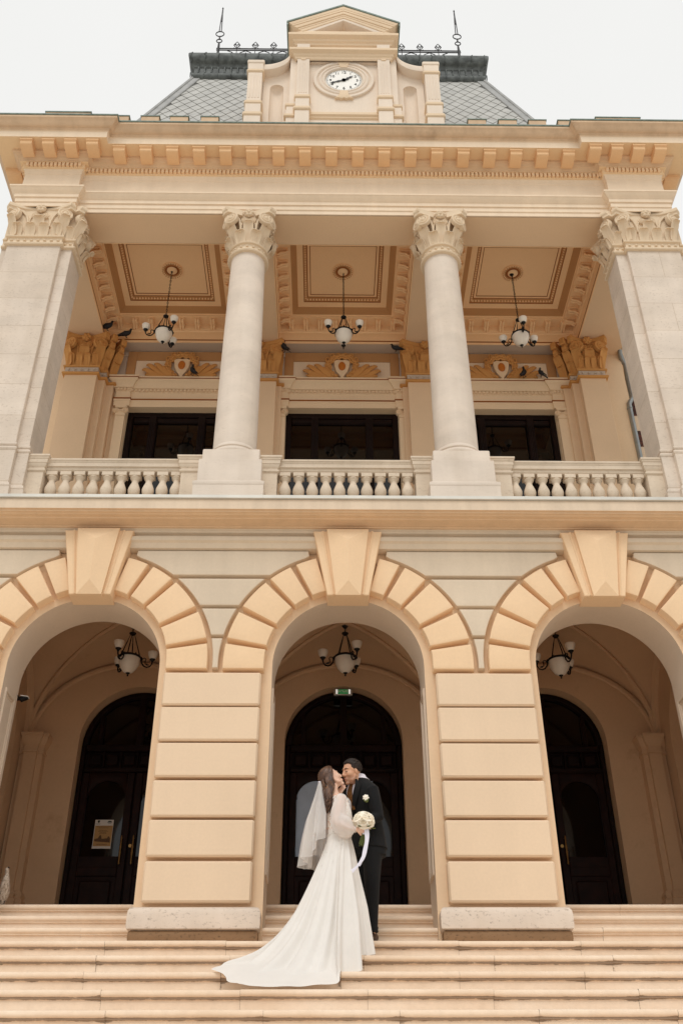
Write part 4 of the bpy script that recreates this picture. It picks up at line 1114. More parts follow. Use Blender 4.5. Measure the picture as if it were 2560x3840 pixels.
# ---------------------------------------------------------------- clock gable
GM = [M['gablewall'], M['gabletrim'], M['copper']]
mb = MB()
mb.box(-0.905, 0.30, 11.1, 0.905, 2.6, 14.15)
for s in (-1, 1):
    # wing wall with niche
    mb2 = MB(); x0, x1 = (0.906, 1.36)
    pts = [(s * 0.906, 11.1), (s * 1.36, 11.1)] + [(s * x, z) for x, z in ((1.36, 13.36), (1.25, 13.40), (1.13, 13.47), (1.02, 13.58), (0.95, 13.72), (0.906, 13.86))]
    nic = []
    # niche as an arched hole: build wall in two halves round it
    cxn, rn, zn = 1.125, 0.115, 13.03
    def col(xa, xb):
        return None
    arch_wall(mb2, *( (0.906, 1.36) if s > 0 else (-1.36, -0.906)), 11.1, 13.30, [(s * cxn, rn, zn - 0.0)], 0.40, 0.62, n=16, back=False)
    top = [(s * 0.906, 13.30), (s * 1.36, 13.30)] + pts[2:]
    mb2.prism(top, 0.40, 0.62)
    mb2.lathe([(rn * cos(t), zn + rn * sin(t)) for t in [i * pi / 2 / 8 for i in range(9)]][::1], (s * cxn, 0.40, 0), 16, 0, cap=False, a0=0, a1=pi)
    mb2.lathe([(rn, 11.2), (rn, zn)], (s * cxn, 0.40, 0), 16, 0, cap=False, a0=0, a1=pi)
    mb2.build('gable_wing', M['gablewall'], town, ang=35)
    # curved coping
    mb2 = MB(); N = 14; up = []; lo = []
    for i in range(N + 1):
        a = pi / 2 * i / N
        up.append((s * (1.36 - 0.455 * sin(a) ** 1.0), 13.485 + 0.40 * (1 - cos(a)))); lo.append((s * (1.36 - 0.455 * sin(a)), 13.335 + 0.40 * (1 - cos(a))))
    mb2.prism(up + lo[::-1], 0.24, 0.62, 0.008); mb2.build('gable_scroll', M['gablewall'], town, ang=30)
    # outer pilaster
    mb2 = MB(); xa, xb = 1.36, 1.61
    def bx(h, z0, z1, y=0.22, m=0, b=0.005): mb2.box(s * (1.485 - h), y, z0, s * (1.485 + h), 0.7, z1, b, mat=m)
    bx(0.118, 12.40, 13.22); bx(0.145, 13.22, 13.30, 0.195, 1, 0.02); bx(0.128, 13.30, 13.47, 0.21); bx(0.145, 13.47, 13.56, 0.195, 0, 0.015)
    for q in range(4): mb2.box(s * (1.485 - 0.075 + q * 0.05) - 0.012, 0.212, 12.5, s * (1.485 - 0.075 + q * 0.05) + 0.012, 0.23, 13.15, 0.003)
    bx(0.15, 12.32, 12.41, 0.19, 1, 0.02); bx(0.128, 12.08, 12.32, 0.205); bx(0.16, 11.99, 12.085, 0.18, 1, 0.02); bx(0.135, 11.1, 11.99, 0.20)
    mb2.build('gable_pilaster', GM, town, ang=30)
    # inner pilaster with second layer
    mb2 = MB()
    def bx(h, z0, z1, y=0.2, m=0, b=0.005, c=0.682): mb2.box(s * (c - h), y, z0, s * (c + h), 0.35, z1, b, mat=m)
    bx(0.104, 12.54, 13.62)
    for q in range(4): mb2.box(s * (0.682 - 0.06 + q * 0.04) - 0.01, 0.193, 12.62, s * (0.682 - 0.06 + q * 0.04) + 0.01, 0.21, 13.48, 0.003)
    bx(0.108, 13.60, 13.74, 0.19, 1)
    mb2.prism([(s * 0.682 - 0.03, 13.56), (s * 0.682 + 0.03, 13.56), (s * 0.682 + 0.05, 13.60), (s * 0.682 - 0.05, 13.60)], 0.188, 0.22, 0.0, mat=1)
    bx(0.135, 12.46, 12.545, 0.165, 1, 0.02); bx(0.115, 12.21, 12.46, 0.19); bx(0.145, 12.125, 12.215, 0.155, 1, 0.02); bx(0.118, 11.1, 12.125, 0.185)
    for z0, z1, o in ((12.33, 12.40, 0.03), (12.03, 12.10, 0.045)): mb2.box(s * 0.80, 0.27 - o, z0, s * (0.935 + o), 0.34, z1, 0.015, mat=1)
    mb2.box(s * 0.80, 0.26, 11.1, s * 0.945, 0.34, 12.33, 0.004)
    mb2.build('gable_pilaster', GM, town, ang=30)
EPG = [(-0.80, 2.2), (-0.80, 0.22), (0.80, 0.22), (0.80, 2.2)]
mb.mould([(0.0, 13.58), (0.02, 13.60), (0.03, 13.64), (0.05, 13.66), (0.06, 13.70), (0.10, 13.72), (0.12, 13.73), (0.12, 13.785), (-0.1, 13.80)], EPG, 1, caps=False)
mb.box(-0.79, 0.26, 13.60, 0.79, 0.34, 14.0)
mb.box(-0.90, 0.262, 11.1, -0.78, 0.34, 13.99); mb.box(0.78, 0.262, 11.1, 0.90, 0.34, 13.99)
for s in (-1, 1): mb.box(s * 0.575, 0.16, 13.80, s * 0.795, 0.3, 13.985, 0.004)
mb.mould([(0.0, 13.985), (0.03, 14.0), (0.04, 14.04), (0.07, 14.06), (0.08, 14.10), (0.13, 14.12), (0.15, 14.13), (0.15, 14.19), (-0.1, 14.20)], EPG, 1, caps=False)
mb.mould([(0.0, 12.03), (0.03, 12.05), (0.03, 12.08), (0.06, 12.10), (0.06, 12.16), (0.0, 12.18)], [(-0.57, 0.30), (0.57, 0.30)], 1)
# raking pediment: nested chevrons stepping forward
def chev(dx0, z_e0, z_a0, dx1, z_e1, z_a1, y0, y1, m):
    mb.prism([(-dx0, z_e0), (0, z_a0), (dx0, z_e0), (dx1, z_e1), (0, z_a1), (-dx1, z_e1)], y0, y1, 0.006, mat=m)
steps_ = [(0.60, 14.19, 14.585, 0.085), (0.70, 14.215, 14.65, 0.08), (0.77, 14.255, 14.70, 0.068), (0.80, 14.285, 14.745, 0.06), (0.87, 14.335, 14.82, 0.045), (0.90, 14.365, 14.87, 0.035), (0.955, 14.42, 14.955, 0.03)]
for a, b in zip(steps_[:-1], steps_[1:]):
    mb.prism([(-a[0], a[1]), (0, a[2]), (a[0], a[1]), (b[0], b[1]), (0, b[2]), (-b[0], b[1])], b[3], 0.33, 0.004, mat=0 if a[0] < 0.65 else 1)
mb.prism([(-0.95, 14.15), (0.95, 14.15), (0.95, 14.40), (0.0, 14.95), (-0.95, 14.40)], 0.331, 2.5, 0.0)
mb.prism([(-0.84, 14.19), (0.84, 14.19), (0.72, 14.235), (-0.72, 14.235)], 0.075, 0.3, 0.004, mat=1)
gable = mb.build('clock_gable', GM, town, ang=25)
mb = MB()
mb.prism([(-0.985, 14.41), (-0.955, 14.425), (0, 14.957), (0.955, 14.425), (0.985, 14.41), (0.985, 14.445), (0, 14.995), (-0.985, 14.445)], 0.015, 2.6)
for s in (-1, 1): mb.box(s * 0.955, 0.03, 14.36, s * 0.985, 2.6, 14.409)
mb.build('gable_flashing', M['copper'], gable)
mb = MB()
RX = Matrix.Rotation(pi / 2, 3, 'X')
cc = (0.004, 0.30, 13.115)
# ring of mouldings (lathe axis turned to face -Y)
mb.lathe([(0.515, 0.0), (0.515, 0.035), (0.505, 0.045), (0.46, 0.045), (0.45, 0.035), (0.445, 0.02), (0.43, 0.018), (0.42, 0.035), (0.405, 0.045), (0.385, 0.045), (0.375, 0.03), (0.36, 0.028), (0.345, 0.042), (0.325, 0.042), (0.312, 0.02), (0.31, 0.004)], cc, 64, 0, RX, cap=False)
for pts in ([(-0.06, 0.33), (0.06, 0.33), (0.10, 0.49), (0.16, 0.53), (0.09, 0.54), (0.05, 0.525), (0, 0.56), (-0.05, 0.525), (-0.09, 0.54), (-0.16, 0.53), (-0.10, 0.49)],
            [(-0.065, -0.335), (-0.075, -0.44), (-0.15, -0.545), (-0.08, -0.535), (-0.04, -0.56), (0, -0.53), (0.04, -0.56), (0.08, -0.535), (0.15, -0.545), (0.075, -0.44), (0.065, -0.335)]):
    mb.prism([(cc[0] + x, cc[2] + z) for x, z in pts], 0.248, 0.30, 0.008, mat=1)
clock = mb.build('clock', GM, town, ang=35)
mb = MB(); mb.lathe([(0.0, 0.012), (0.30, 0.012), (0.312, 0.0)], cc, 48, 0, RX, cap=False); mb.build('clock_dial', M['white'], clock)
FONT = bpy.data.curves.new('f', 'FONT').font
def text_mesh(txt, size, width_scale=1.0, ext=0.002):
    cu = bpy.data.curves.new('txt', 'FONT'); cu.body = txt; cu.size = size; cu.extrude = ext; cu.align_x = 'CENTER'; cu.align_y = 'CENTER'; cu.offset = size * 0.006
    o = bpy.data.objects.new('txt', cu); COL.objects.link(o); bpy.context.view_layer.update()
    me = bpy.data.meshes.new_from_object(o.evaluated_get(bpy.context.evaluated_depsgraph_get()))
    vs = [(v.co.x * width_scale, v.co.y, v.co.z) for v in me.vertices]; fs = [tuple(p.vertices) for p in me.polygons]
    bpy.data.objects.remove(o); bpy.data.meshes.remove(me); bpy.data.curves.remove(cu)
    return vs, fs
def put_text(mb, txt, size, c, mat=0, ws=1.0):
    vs, fs = text_mesh(txt, size, ws)
    mb.add([(c[0] + x, c[1] - z, c[2] + y) for x, y, z in vs], fs, mat)
mb = MB()
for k in range(1, 13):
    a = pi / 2 - k * pi / 6; put_text(mb, str(k), 0.085, (cc[0] + 0.225 * cos(a), cc[1] - 0.0145, cc[2] + 0.225 * sin(a)))
for k in range(60):
    a = k * pi / 30; L = 0.032 if k % 5 == 0 else 0.024; w = 0.005 if k % 5 == 0 else 0.003
    T = Matrix.Translation((cc[0], cc[1] - 0.0135, cc[2])) @ Matrix.Rotation(a, 4, 'Y')
    mb.box(-w, -0.0015, 0.295 - L, w, 0.0015, 0.295, M=T)
mb.build('clock_numerals', M['ink'], clock)
def hand(name, deg, prof):
    mb = MB(); T = Matrix.Translation((cc[0], cc[1] - 0.024, cc[2])) @ Matrix.Rotation(radians(deg), 4, 'Y')
    vs = []
    for y in (-0.004, 0.004):
        for w, z in prof: vs += [T @ Vector((-w, y, z)), T @ Vector((w, y, z))]
    n = 2 * len(prof)
    fs = [(2 * i, 2 * i + 1, 2 * i + 3, 2 * i + 2) for i in range(len(prof) - 1)] + [(n + 2 * i, n + 2 * i + 2, n + 2 * i + 3, n + 2 * i + 1) for i in range(len(prof) - 1)]
    fs += [(2 * i, 2 * i + 2, n + 2 * i + 2, n + 2 * i) for i in range(len(prof) - 1)] + [(2 * i + 1, n + 2 * i + 1, n + 2 * i + 3, 2 * i + 3) for i in range(len(prof) - 1)]
    mb.add(vs, fs); mb.lathe([(0, -0.006), (0.035, -0.006), (0.035, 0.006), (0, 0.006)], (cc[0], cc[1] - 0.024, cc[2]), 14, 0, RX)
    mb.build(name, M['black'], clock)
hand('clock_hand', 53, [(0.0, -0.05), (0.012, -0.04), (0.008, 0), (0.010, 0.06), (0.026, 0.085), (0.012, 0.10), (0.010, 0.125), (0.024, 0.14), (0.008, 0.16), (0.0, 0.20)])
hand('clock_hand', 249, [(0.0, -0.09), (0.016, -0.075), (0.008, -0.02), (0.010, 0.06), (0.022, 0.10), (0.008, 0.13), (0.010, 0.17), (0.022, 0.195), (0.006, 0.215), (0.0, 0.255)])
# ---------------------------------------------------------------- chandeliers
def make_chandelier(label, chain, ang, loc):
    """origin at the bowl's ring; chain = height of the ceiling above it"""
    t = thing('chandelier', label, 'chandelier', loc, 'chandeliers of the portico')
    t.rotation_euler = (0, 0, radians(ang))
    bl = M['blackiron']
    mb = MB(); mb.lathe([(0.0, -0.208), (0.03, -0.204), (0.07, -0.178), (0.105, -0.13), (0.127, -0.075), (0.135, -0.02), (0.135, 0.0), (0.128, -0.005)], (0, 0, 0), 32)
    mb.build('bowl_shade', M['shade'], t, ang=80)
    mb = MB()
    mb.tube([(0.138 * cos(a), 0.138 * sin(a), 0.004) for a in [i * 2 * pi / 32 for i in range(33)]], (0.016, 0.010), 6)
    for k in range(6):
        a = k * pi / 3; mb.ell((0.145 * cos(a), 0.145 * sin(a), 0.012), (0.012, 0.012, 0.02), None, 6, 5)
    mb.build('ring', bl, t, ang=60); mb = MB()
    mb.lathe([(0, -0.25), (0.010, -0.246), (0.012, -0.238), (0.006, -0.23), (0.012, -0.222), (0.028, -0.206), (0.034, -0.198), (0.03, -0.19)], (0, 0, 0), 14)
    mb.build('finial', bl, t, ang=60)
    mb = MB()
    mb.lathe([(0, 0.318), (0.016, 0.32), (0.034, 0.338), (0.044, 0.345), (0.044, 0.355), (0.02, 0.362), (0.012, 0.375), (0, 0.38)], (0, 0, 0), 16)
    for k in range(4):
        a = k * pi / 2 + 0.3; p = Vector((0.13 * cos(a), 0.13 * sin(a), 0.01)); q = Vector((0.028 * cos(a), 0.028 * sin(a), 0.33))
        mb.tube([p, p.lerp(q, 0.72)], 0.007, 6); mb.tube([p.lerp(q, 0.72), p.lerp(q, 0.76), p.lerp(q, 0.96), q], [0.004, 0.006, 0.004, 0.004], 5)
    mb.build('hanging_rods', bl, t, ang=60)
    mb = MB(); n = int((chain - 0.38) / 0.042)
    for i in range(n):
        z = 0.38 + 0.042 * (i + 0.5); o = (i % 2) * pi / 2
        mb.tube([(0.011 * cos(b) * cos(o), 0.011 * cos(b) * sin(o), z + 0.026 * sin(b)) for b in [j * 2 * pi / 10 for j in range(11)]], 0.0042, 5)
    mb.lathe([(0, chain - 0.05), (0.02, chain - 0.045), (0.045, chain - 0.01), (0.05, chain)], (0, 0, 0), 14)
    mb.build('chain', bl, t, ang=60)
    for k in range(3):
        R = Matrix.Rotation(k * 2 * pi / 3, 4, 'Z'); mb = MB()
        P = lambda r, z: R @ Vector((r, 0, z))
        mb.tube([P(0.145, -0.005), P(0.155, -0.055), P(0.185, -0.095), P(0.222, -0.108), P(0.258, -0.095), P(0.280, -0.06), P(0.285, -0.025)], [0.010, 0.010, 0.011, 0.011, 0.010, 0.010, 0.010], 6)
        mb.tube([P(0.150, -0.02), P(0.165, 0.012), P(0.190, 0.018), P(0.205, -0.005), P(0.196, -0.03), P(0.200, -0.06), P(0.222, -0.078), P(0.248, -0.072)], 0.007, 5)
        mb.ell(P(0.222, -0.068), (0.012, 0.012, 0.012), None, 6, 5)
        mb.lathe([(0, -0.032), (0.014, -0.03), (0.02, -0.012), (0.036, 0.0), (0.038, 0.008), (0.0, 0.01)], P(0.285, 0), 14)
        arm = mb.build('arm', bl, t, ang=60)
        mb = MB(); mb.lathe([(0.03, 0.008), (0.046, 0.03), (0.060, 0.065), (0.067, 0.10), (0.066, 0.104), (0.056, 0.065), (0.03, 0.02)], P(0.285, 0), 22)
        mb.build('cup_shade', M['shade'], arm, ang=80)
    return t
ch = make_chandelier('dark iron chandelier on a long chain under the middle coffer of the loggia ceiling', 1.42, 210, (0.01, 1.93, 8.85))
def ch_copy(src, label, loc, ang):
    c = copy_tree(src); c['label'] = label; c.location = loc; c.rotation_euler = (0, 0, radians(ang)); return c
ch_copy(ch, 'dark iron chandelier on a long chain under the loggia coffer left of the left column', (-2.83, 1.93, 8.84), 190)
ch_copy(ch, 'dark iron chandelier on a long chain under the loggia coffer right of the right column', (2.81, 1.93, 8.82), 270)
c2 = make_chandelier('dark iron chandelier inside the middle arch above the kissing couple', 0.47, 300, (0.005, 2.0, 3.225))
ch_copy(c2, 'dark iron chandelier inside the left arch above the door with the poster', (-2.73, 2.0, 3.215), 250)
ch_copy(c2, 'dark iron chandelier half cut off by the pier inside the right arch', (2.73, 2.0, 3.20), 290)

# ---------------------------------------------------------------- entrance sign, poster, floodlight
t = thing('entrance_sign', 'small green lit emergency sign reading INTRARE over the middle door', 'sign', (-0.005, 3.16, 3.225))
mb = MB(); mb.box(-0.128, -0.02, 0.0, 0.128, 0.03, 0.088, 0.006); mb.tube([(-0.07, 0.01, 0.088), (-0.07, 0.02, 0.14)], 0.006, 6); mb.tube([(0.07, 0.01, 0.088), (0.07, 0.02, 0.14)], 0.006, 6); mb.build('housing', M['chrome'], t)
mb = MB(); mb.box(-0.068, -0.026, 0.014, 0.068, -0.0205, 0.076, 0.001); pl = mb.build('sign_panel', M['green'], t)
mb = MB(); put_text(mb, 'INTRARE', 0.047, (0, -0.0275, 0.045), ws=0.70); mb.build('lettering', M['white'], pl)
def lamp_mat():
    N = NT('sign_lamp_glow'); N.b.inputs['Base Color'].default_value = (0.9, 0.9, 0.85, 1)
    N.b.inputs['Emission Color'].default_value = (1, 0.98, 0.9, 1); N.b.inputs['Emission Strength'].default_value = 0.7
    return N.mat
lm = lamp_mat()
for s in (-1, 1):
    mb = MB()
    for q in range(2): mb.box(s * (0.080 + q * 0.014) - 0.004, -0.026, 0.012, s * (0.080 + q * 0.014) + 0.004, -0.0205, 0.078, 0.002)
    mb.build('lamp_tube', lm, t)

px, pz, py = -3.075, 1.205, 3.332
t = thing('poster', 'white edged sepia notice taped to the glass of the left door', 'poster', (px, py, pz))
w, h = 0.118, 0.365
mb = MB(); mb.box(-w, -0.0015, 0, w, 0.0015, h); pp = mb.build('paper', M['paper'], t)
mb = MB(); mb.box(-w + 0.008, -0.0035, 0.03, w - 0.004, -0.002, h - 0.075); pr = mb.build('printed_picture', M['sepia'], t)
mb = MB(); y = -0.0045
for z, l in ((0.272, 0.09), (0.258, 0.06), (0.225, 0.05), (0.213, 0.065), (0.200, 0.04), (0.186, 0.045), (0.052, 0.07), (0.042, 0.06)):
    x = -l
    while x < l:
        q = random.uniform(0.006, 0.018); mb.box(x, y - 0.0008, z, min(l, x + q), y, z + 0.005); x += q + 0.004
mb.prism([(-0.10, 0.09), (0.10, 0.075), (0.10, 0.125), (0.085, 0.15), (0.072, 0.155), (0.06, 0.128), (-0.01, 0.122), (-0.018, 0.16), (-0.03, 0.172), (-0.045, 0.155), (-0.055, 0.128), (-0.10, 0.12)], y - 0.001, y)
mb.build('print_lines', M['sepiadark'], pr)
mb = MB()
mb.prism([(-0.085, 0.357), (-0.058, 0.357), (-0.058, 0.335), (-0.0715, 0.322), (-0.085, 0.335)], -0.003, -0.0018)
mb.prism([(0.035, 0.33), (0.10, 0.33), (0.09, 0.345), (0.082, 0.352), (0.07, 0.345), (0.06, 0.356), (0.05, 0.345)], -0.003, -0.0018)
mb.box(-0.11, -0.003, 0.308, -0.05, -0.0018, 0.313); mb.box(0.045, -0.003, 0.318, 0.09, -0.0018, 0.322)
mb.build('print_emblems', M['ink'], pp)

t = thing('floodlight', 'small black wedge shaped floodlight on the inner edge of the left arch', 'lamp', (-3.545, 0.74, 2.10))
mb = MB(); mb.prism([(-0.05, -0.015), (0.03, 0.02), (0.03, 0.026), (-0.05, 0.035)], -0.03, 0.03, 0.004); mb.build('lamp_body', M['black'], t)
mb = MB(); mb.prism([(-0.05, 0.037), (0.035, 0.028), (0.035, 0.033), (-0.05, 0.046)], -0.035, 0.035); mb.build('lamp_hood', M['white'], t)
mb = MB(); mb.box(-0.10, -0.02, 0.0, -0.045, 0.02, 0.03); mb.tube([(-0.06, -0.1, 0.01), (-0.06, 0, 0.01)], 0.01, 6); mb.build('bracket', M['black'], t)

# ---------------------------------------------------------------- birds
def make_bird(name, label, loc, rz, s=1.0, mat=None, upright=0.5, group='pigeons roosting in the loggia', head_turn=0.0):
    t = thing(name, label, 'bird', loc, group); t.rotation_euler = (0, 0, rz)
    mat = mat or M['pigeon']
    mb = MB(); up = upright
    # body axis rises towards the breast (+x)
    ax = [(-0.15, 0.075), (-0.10, 0.083), (-0.06, 0.095), (-0.01, 0.11), (0.04, 0.128), (0.075, 0.15), (0.09, 0.178), (0.092, 0.20), (0.097, 0.222), (0.108, 0.236), (0.124, 0.238)]
    rr = [(0.012, 0.02), (0.018, 0.028), (0.036, 0.04), (0.052, 0.055), (0.056, 0.058), (0.046, 0.047), (0.031, 0.031), (0.024, 0.024), (0.026, 0.025), (0.022, 0.022), (0.007, 0.008)]
    pts = [Vector(((x - 0.0) * cos(up) - (z - 0.1) * sin(up) * 0.6, 0, 0.1 + (z - 0.1) + x * sin(up) * 0.75)) for x, z in ax]
    k = 7
    hd = pts[k].copy()
    for i in range(k, len(pts)): d = pts[i] - hd; pts[i] = hd + Vector((d.x * cos(head_turn), d.x * sin(head_turn), d.z))
    mb.tube([p * s for p in pts], [(a * s, b * s) for a, b in rr], 14)
    tail = pts[0]; d = (pts[0] - pts[1]).normalized()
    mb.tube([(pts[1] + Vector((0, 0, 0.004))) * s, (tail) * s, (tail + d * 0.10) * s], [(0.014 * s, 0.03 * s), (0.008 * s, 0.03 * s), (0.004 * s, 0.036 * s)], 8)
    body = mb.build('body', mat, t, ang=80)
    for q in (-1, 1):
        mb = MB()
        mb.tube([(pts[5] * 0.4 + pts[4] * 0.6 + Vector((0, q * 0.046, 0))) * s, (pts[3] + Vector((-0.01, q * 0.055, 0.005))) * s, (pts[2] + Vector((0, q * 0.044, 0.012))) * s, (pts[0] + Vector((-0.05, q * 0.016, 0.012))) * s], [(0.02 * s, 0.008 * s), (0.042 * s, 0.012 * s), (0.03 * s, 0.010 * s), (0.006 * s, 0.004 * s)], 8, flat=(0, 0, 1))
        mb.build('wing', mat, t, ang=80)
    mb = MB(); e = pts[-1]; dd = Vector((cos(head_turn), sin(head_turn), -0.25)).normalized()
    mb.tube([e * s, (e + dd * 0.02) * s, (e + dd * 0.032) * s], [0.007 * s, 0.005 * s, 0.001 * s], 6); mb.build('beak', M['beak'], t)
    mb = MB(); b = pts[3]
    for q in (-1, 1):
        f = Vector((b.x + 0.01, q * 0.025, 0.004))
        mb.tube([(Vector((b.x, q * 0.025, b.z - 0.045))) * s, f * s], 0.0055 * s, 6)
        for a in (-0.5, 0, 0.5): mb.tube([f * s, (f + Vector((0.035 * cos(a), 0.035 * sin(a), -0.002))) * s], 0.004 * s, 5)
    mb.build('feet', M['beak'], t)
    return t
b1 = make_bird('pigeon', 'dark pigeon perched highest on the left corner ochre capital, against the beam', (-3.98, 2.72, 9.655), -0.3, 0.78, upright=-0.15)
def bird_copy(label, loc, rz, s=1.0, src=b1):
    c = copy_tree(src); c['label'] = label; c.location = loc; c.rotation_euler = (0, 0, rz); c.scale = (s, s, s); return c
bird_copy('dark pigeon on the outer tip of the left corner ochre capital', (-3.68, 2.86, 9.625), -0.25, 0.95)
b2 = make_bird('pigeon', 'dark pigeon sitting upright on the ochre capital just right of the left column', (-0.985, 2.94, 9.40), 2.6, 0.85, upright=0.85)
bird_copy('dark pigeon crouching on the ochre capital just left of the right column', (0.92, 2.92, 9.40), 3.3, 0.85, b1)
bird_copy('dark pigeon walking on the window cornice before the left gilt crest', (-2.51, 3.05, 8.955), 2.7, 0.9, b2)
bird_copy('dark pigeon on the window cornice at the tip of the right crest', (3.07, 3.05, 8.955), 0.6, 0.9, b2)
bird_copy('small dark pigeon on the right end of the right window cornice', (3.36, 3.03, 8.955), 2.9, 0.75, b2)
def gull_mat():
    N = NT('speckled_gull_feathers'); v = N.noise(75, 6, sc=(1, 1, 0.35), rough=0.7)
    r = N.ramp(v, 'Fac', [(0.36, lin((104, 88, 74))), (0.46, lin((170, 150, 130))), (0.60, lin((212, 198, 182)))])
    N.l(r, 0, N.b, 'Base Color'); N.b.inputs['Roughness'].default_value = 0.8; return N.mat
g = make_bird('young_gull', 'pale speckled young gull standing on the top step at the left edge', (-3.50, 1.06, 0.0), -1.25, 1.08, gull_mat(), 1.05, group='birds on the steps', head_turn=0.9)
del g['group']; g.scale = (0.82, 0.82, 1.10); g.location.z = 0.012
# ---------------------------------------------------------------- people
def remeshed(mb, name, mat, parent, base, voxel, smooth=4, col=None, fac=0.5):
    """fuse overlapping closed shapes into one continuous surface"""
    me = bpy.data.meshes.new('tmp'); me.from_pydata(mb.v, [], mb.f); me.update()
    o = bpy.data.objects.new('tmp', me); COL.objects.link(o)
    r = o.modifiers.new('r', 'REMESH'); r.mode = 'VOXEL'; r.voxel_size = voxel
    s = o.modifiers.new('s', 'SMOOTH'); s.iterations = smooth; s.factor = fac
    bpy.context.view_layer.update()
    m2 = bpy.data.meshes.new_from_object(o.evaluated_get(bpy.context.evaluated_depsgraph_get()))
    bpy.data.objects.remove(o); bpy.data.meshes.remove(me)
    m2.name = name
    if col:
        for nm, fn in col.items():
            at = m2.attributes.new(nm, 'FLOAT', 'POINT'); at.data.foreach_set('value', [fn(v.co) for v in m2.vertices])
    bv = Vector(base)
    m2.transform(Matrix.Translation(-bv))
    m2.materials.clear(); m2.materials.append(mat)
    m2.polygons.foreach_set('use_smooth', [True] * len(m2.polygons)); m2.polygons.foreach_set('material_index', [0] * len(m2.polygons)); m2.update()
    ob = bpy.data.objects.new(name, m2); COL.objects.link(ob); ob.parent = parent
    return ob

def skin_mat(name, rgb, lip, shade=None):
    N = NT(name); c = lin(rgb)
    a = N.noise(30, 3); r = N.ramp(a, 'Fac', [(0.3, scl(c, 0.93)), (0.7, scl(c, 1.05))])
    last = r
    for attr, cc in (('lip', lip), ('beard', shade)):
        if cc is None: continue
        at = N.n('ShaderNodeAttribute', attribute_name=attr); m = N.mix(); N.l(at, 'Fac', m, 0); N.l(last, 0, m, 1); m.inputs[2].default_value = lin(cc); last = m
    N.l(last, 0, N.b, 'Base Color'); N.b.inputs['Roughness'].default_value = 0.5
    N.b.inputs['Subsurface Weight'].default_value = 0.12; N.b.inputs['Subsurface Radius'].default_value = (0.02, 0.008, 0.004); N.b.inputs['Subsurface Scale'].default_value = 0.3
    return N.mat
def frame(f, u):
    f = Vector(f).normalized(); u = Vector(u); u = (u - f * u.dot(f)).normalized(); l = u.cross(f)
    return f, l, u
def head_T(c, f, u, s):
    f, l, u = frame(f, u)
    return Matrix(((f.x * s, l.x * s, u.x * s, c[0]), (f.y * s, l.y * s, u.y * s, c[1]), (f.z * s, l.z * s, u.z * s, c[2]), (0, 0, 0, 1)))
def add_head(mb, T, man=True):
    R = T.to_3x3()
    def E(c, r): mb.ell(T @ Vector(c), r, R, 18, 12)
    E((-0.012, 0, 0.035), (0.096, 0.076, 0.086)); E((0.028, 0, -0.015), (0.064, 0.064, 0.085))
    E((0.028, 0, -0.068), (0.056 if man else 0.052, 0.055 if man else 0.048, 0.050)); E((0.070, 0, -0.106), (0.024, 0.026 if man else 0.02, 0.019))
    E((0.074, 0, 0.032), (0.022, 0.050, 0.014)); E((0.058, 0.036, -0.022), (0.032, 0.027, 0.03)); E((0.058, -0.036, -0.022), (0.032, 0.027, 0.03))
    k = 1.0 if man else 0.86
    mb.tube([T @ Vector((0.084, 0, 0.026)), T @ Vector((0.096, 0, 0.0)), T @ Vector((0.094 + 0.018 * k, 0, -0.026)), T @ Vector((0.100, 0, -0.038))], [0.008, 0.0095, 0.0125 * k, 0.009], 8)
    for s in (-1, 1):
        E((0.097, s * 0.012, -0.033), (0.010, 0.0085 * k, 0.008)); E((-0.006, s * 0.077, -0.006), (0.015, 0.008, 0.026))
        E((0.078, s * 0.031, 0.006), (0.013, 0.015, 0.010))
        mb.tube([T @ Vector((0.05, s * 0.038, -0.085)), T @ Vector((0.015, s * 0.050, -0.072)), T @ Vector((-0.004, s * 0.055, -0.03))], [0.014, 0.018, 0.016], 8)
    E((0.090, 0, -0.063), (0.0125, 0.022, 0.0065)); E((0.088, 0, -0.076), (0.0125, 0.019, 0.0075)); E((0.078, 0, -0.07), (0.018, 0.03, 0.022))
def face_attrs(T):
    I = T.inverted()
    def lip(p):
        q = I @ p
        d = ((q.x - 0.094) / 0.016) ** 2 + (q.y / 0.024) ** 2 + ((q.z + 0.069) / 0.013) ** 2
        return max(0.0, min(1.0, 1.6 - d * 1.2))
    def beard(p):
        q = I @ p
        if q.x < -0.02 or q.z > -0.03 or q.z < -0.13: return 0.0
        return 0.55 * max(0.0, min(1.0, (-0.030 - q.z) / 0.03)) * (1 if q.x > 0 else 1 + q.x / 0.02)
    return lip, beard
def face_marks(T, parent, base, brow_mat, man, closed=True):
    mb = MB(); k = 1.0 if man else 0.7
    for s in (-1, 1):
        mb.tube([T @ Vector((0.094, s * 0.013, 0.028)), T @ Vector((0.091, s * 0.032, 0.036)), T @ Vector((0.075, s * 0.052, 0.031))], [(0.0040 * k, 0.003), (0.0045 * k, 0.003), (0.002 * k, 0.002)], 6)
    mb.build('eyebrows', brow_mat, parent, base, 90)
    mb = MB()
    for s in (-1, 1):
        mb.tube([T @ Vector((0.088, s * 0.019, 0.004)), T @ Vector((0.0925, s * 0.031, 0.0005)), T @ Vector((0.083, s * 0.046, 0.005))], [0.0016, 0.003, 0.0018], 6)
    mb.build('eyelashes', brow_mat, parent, base, 90)
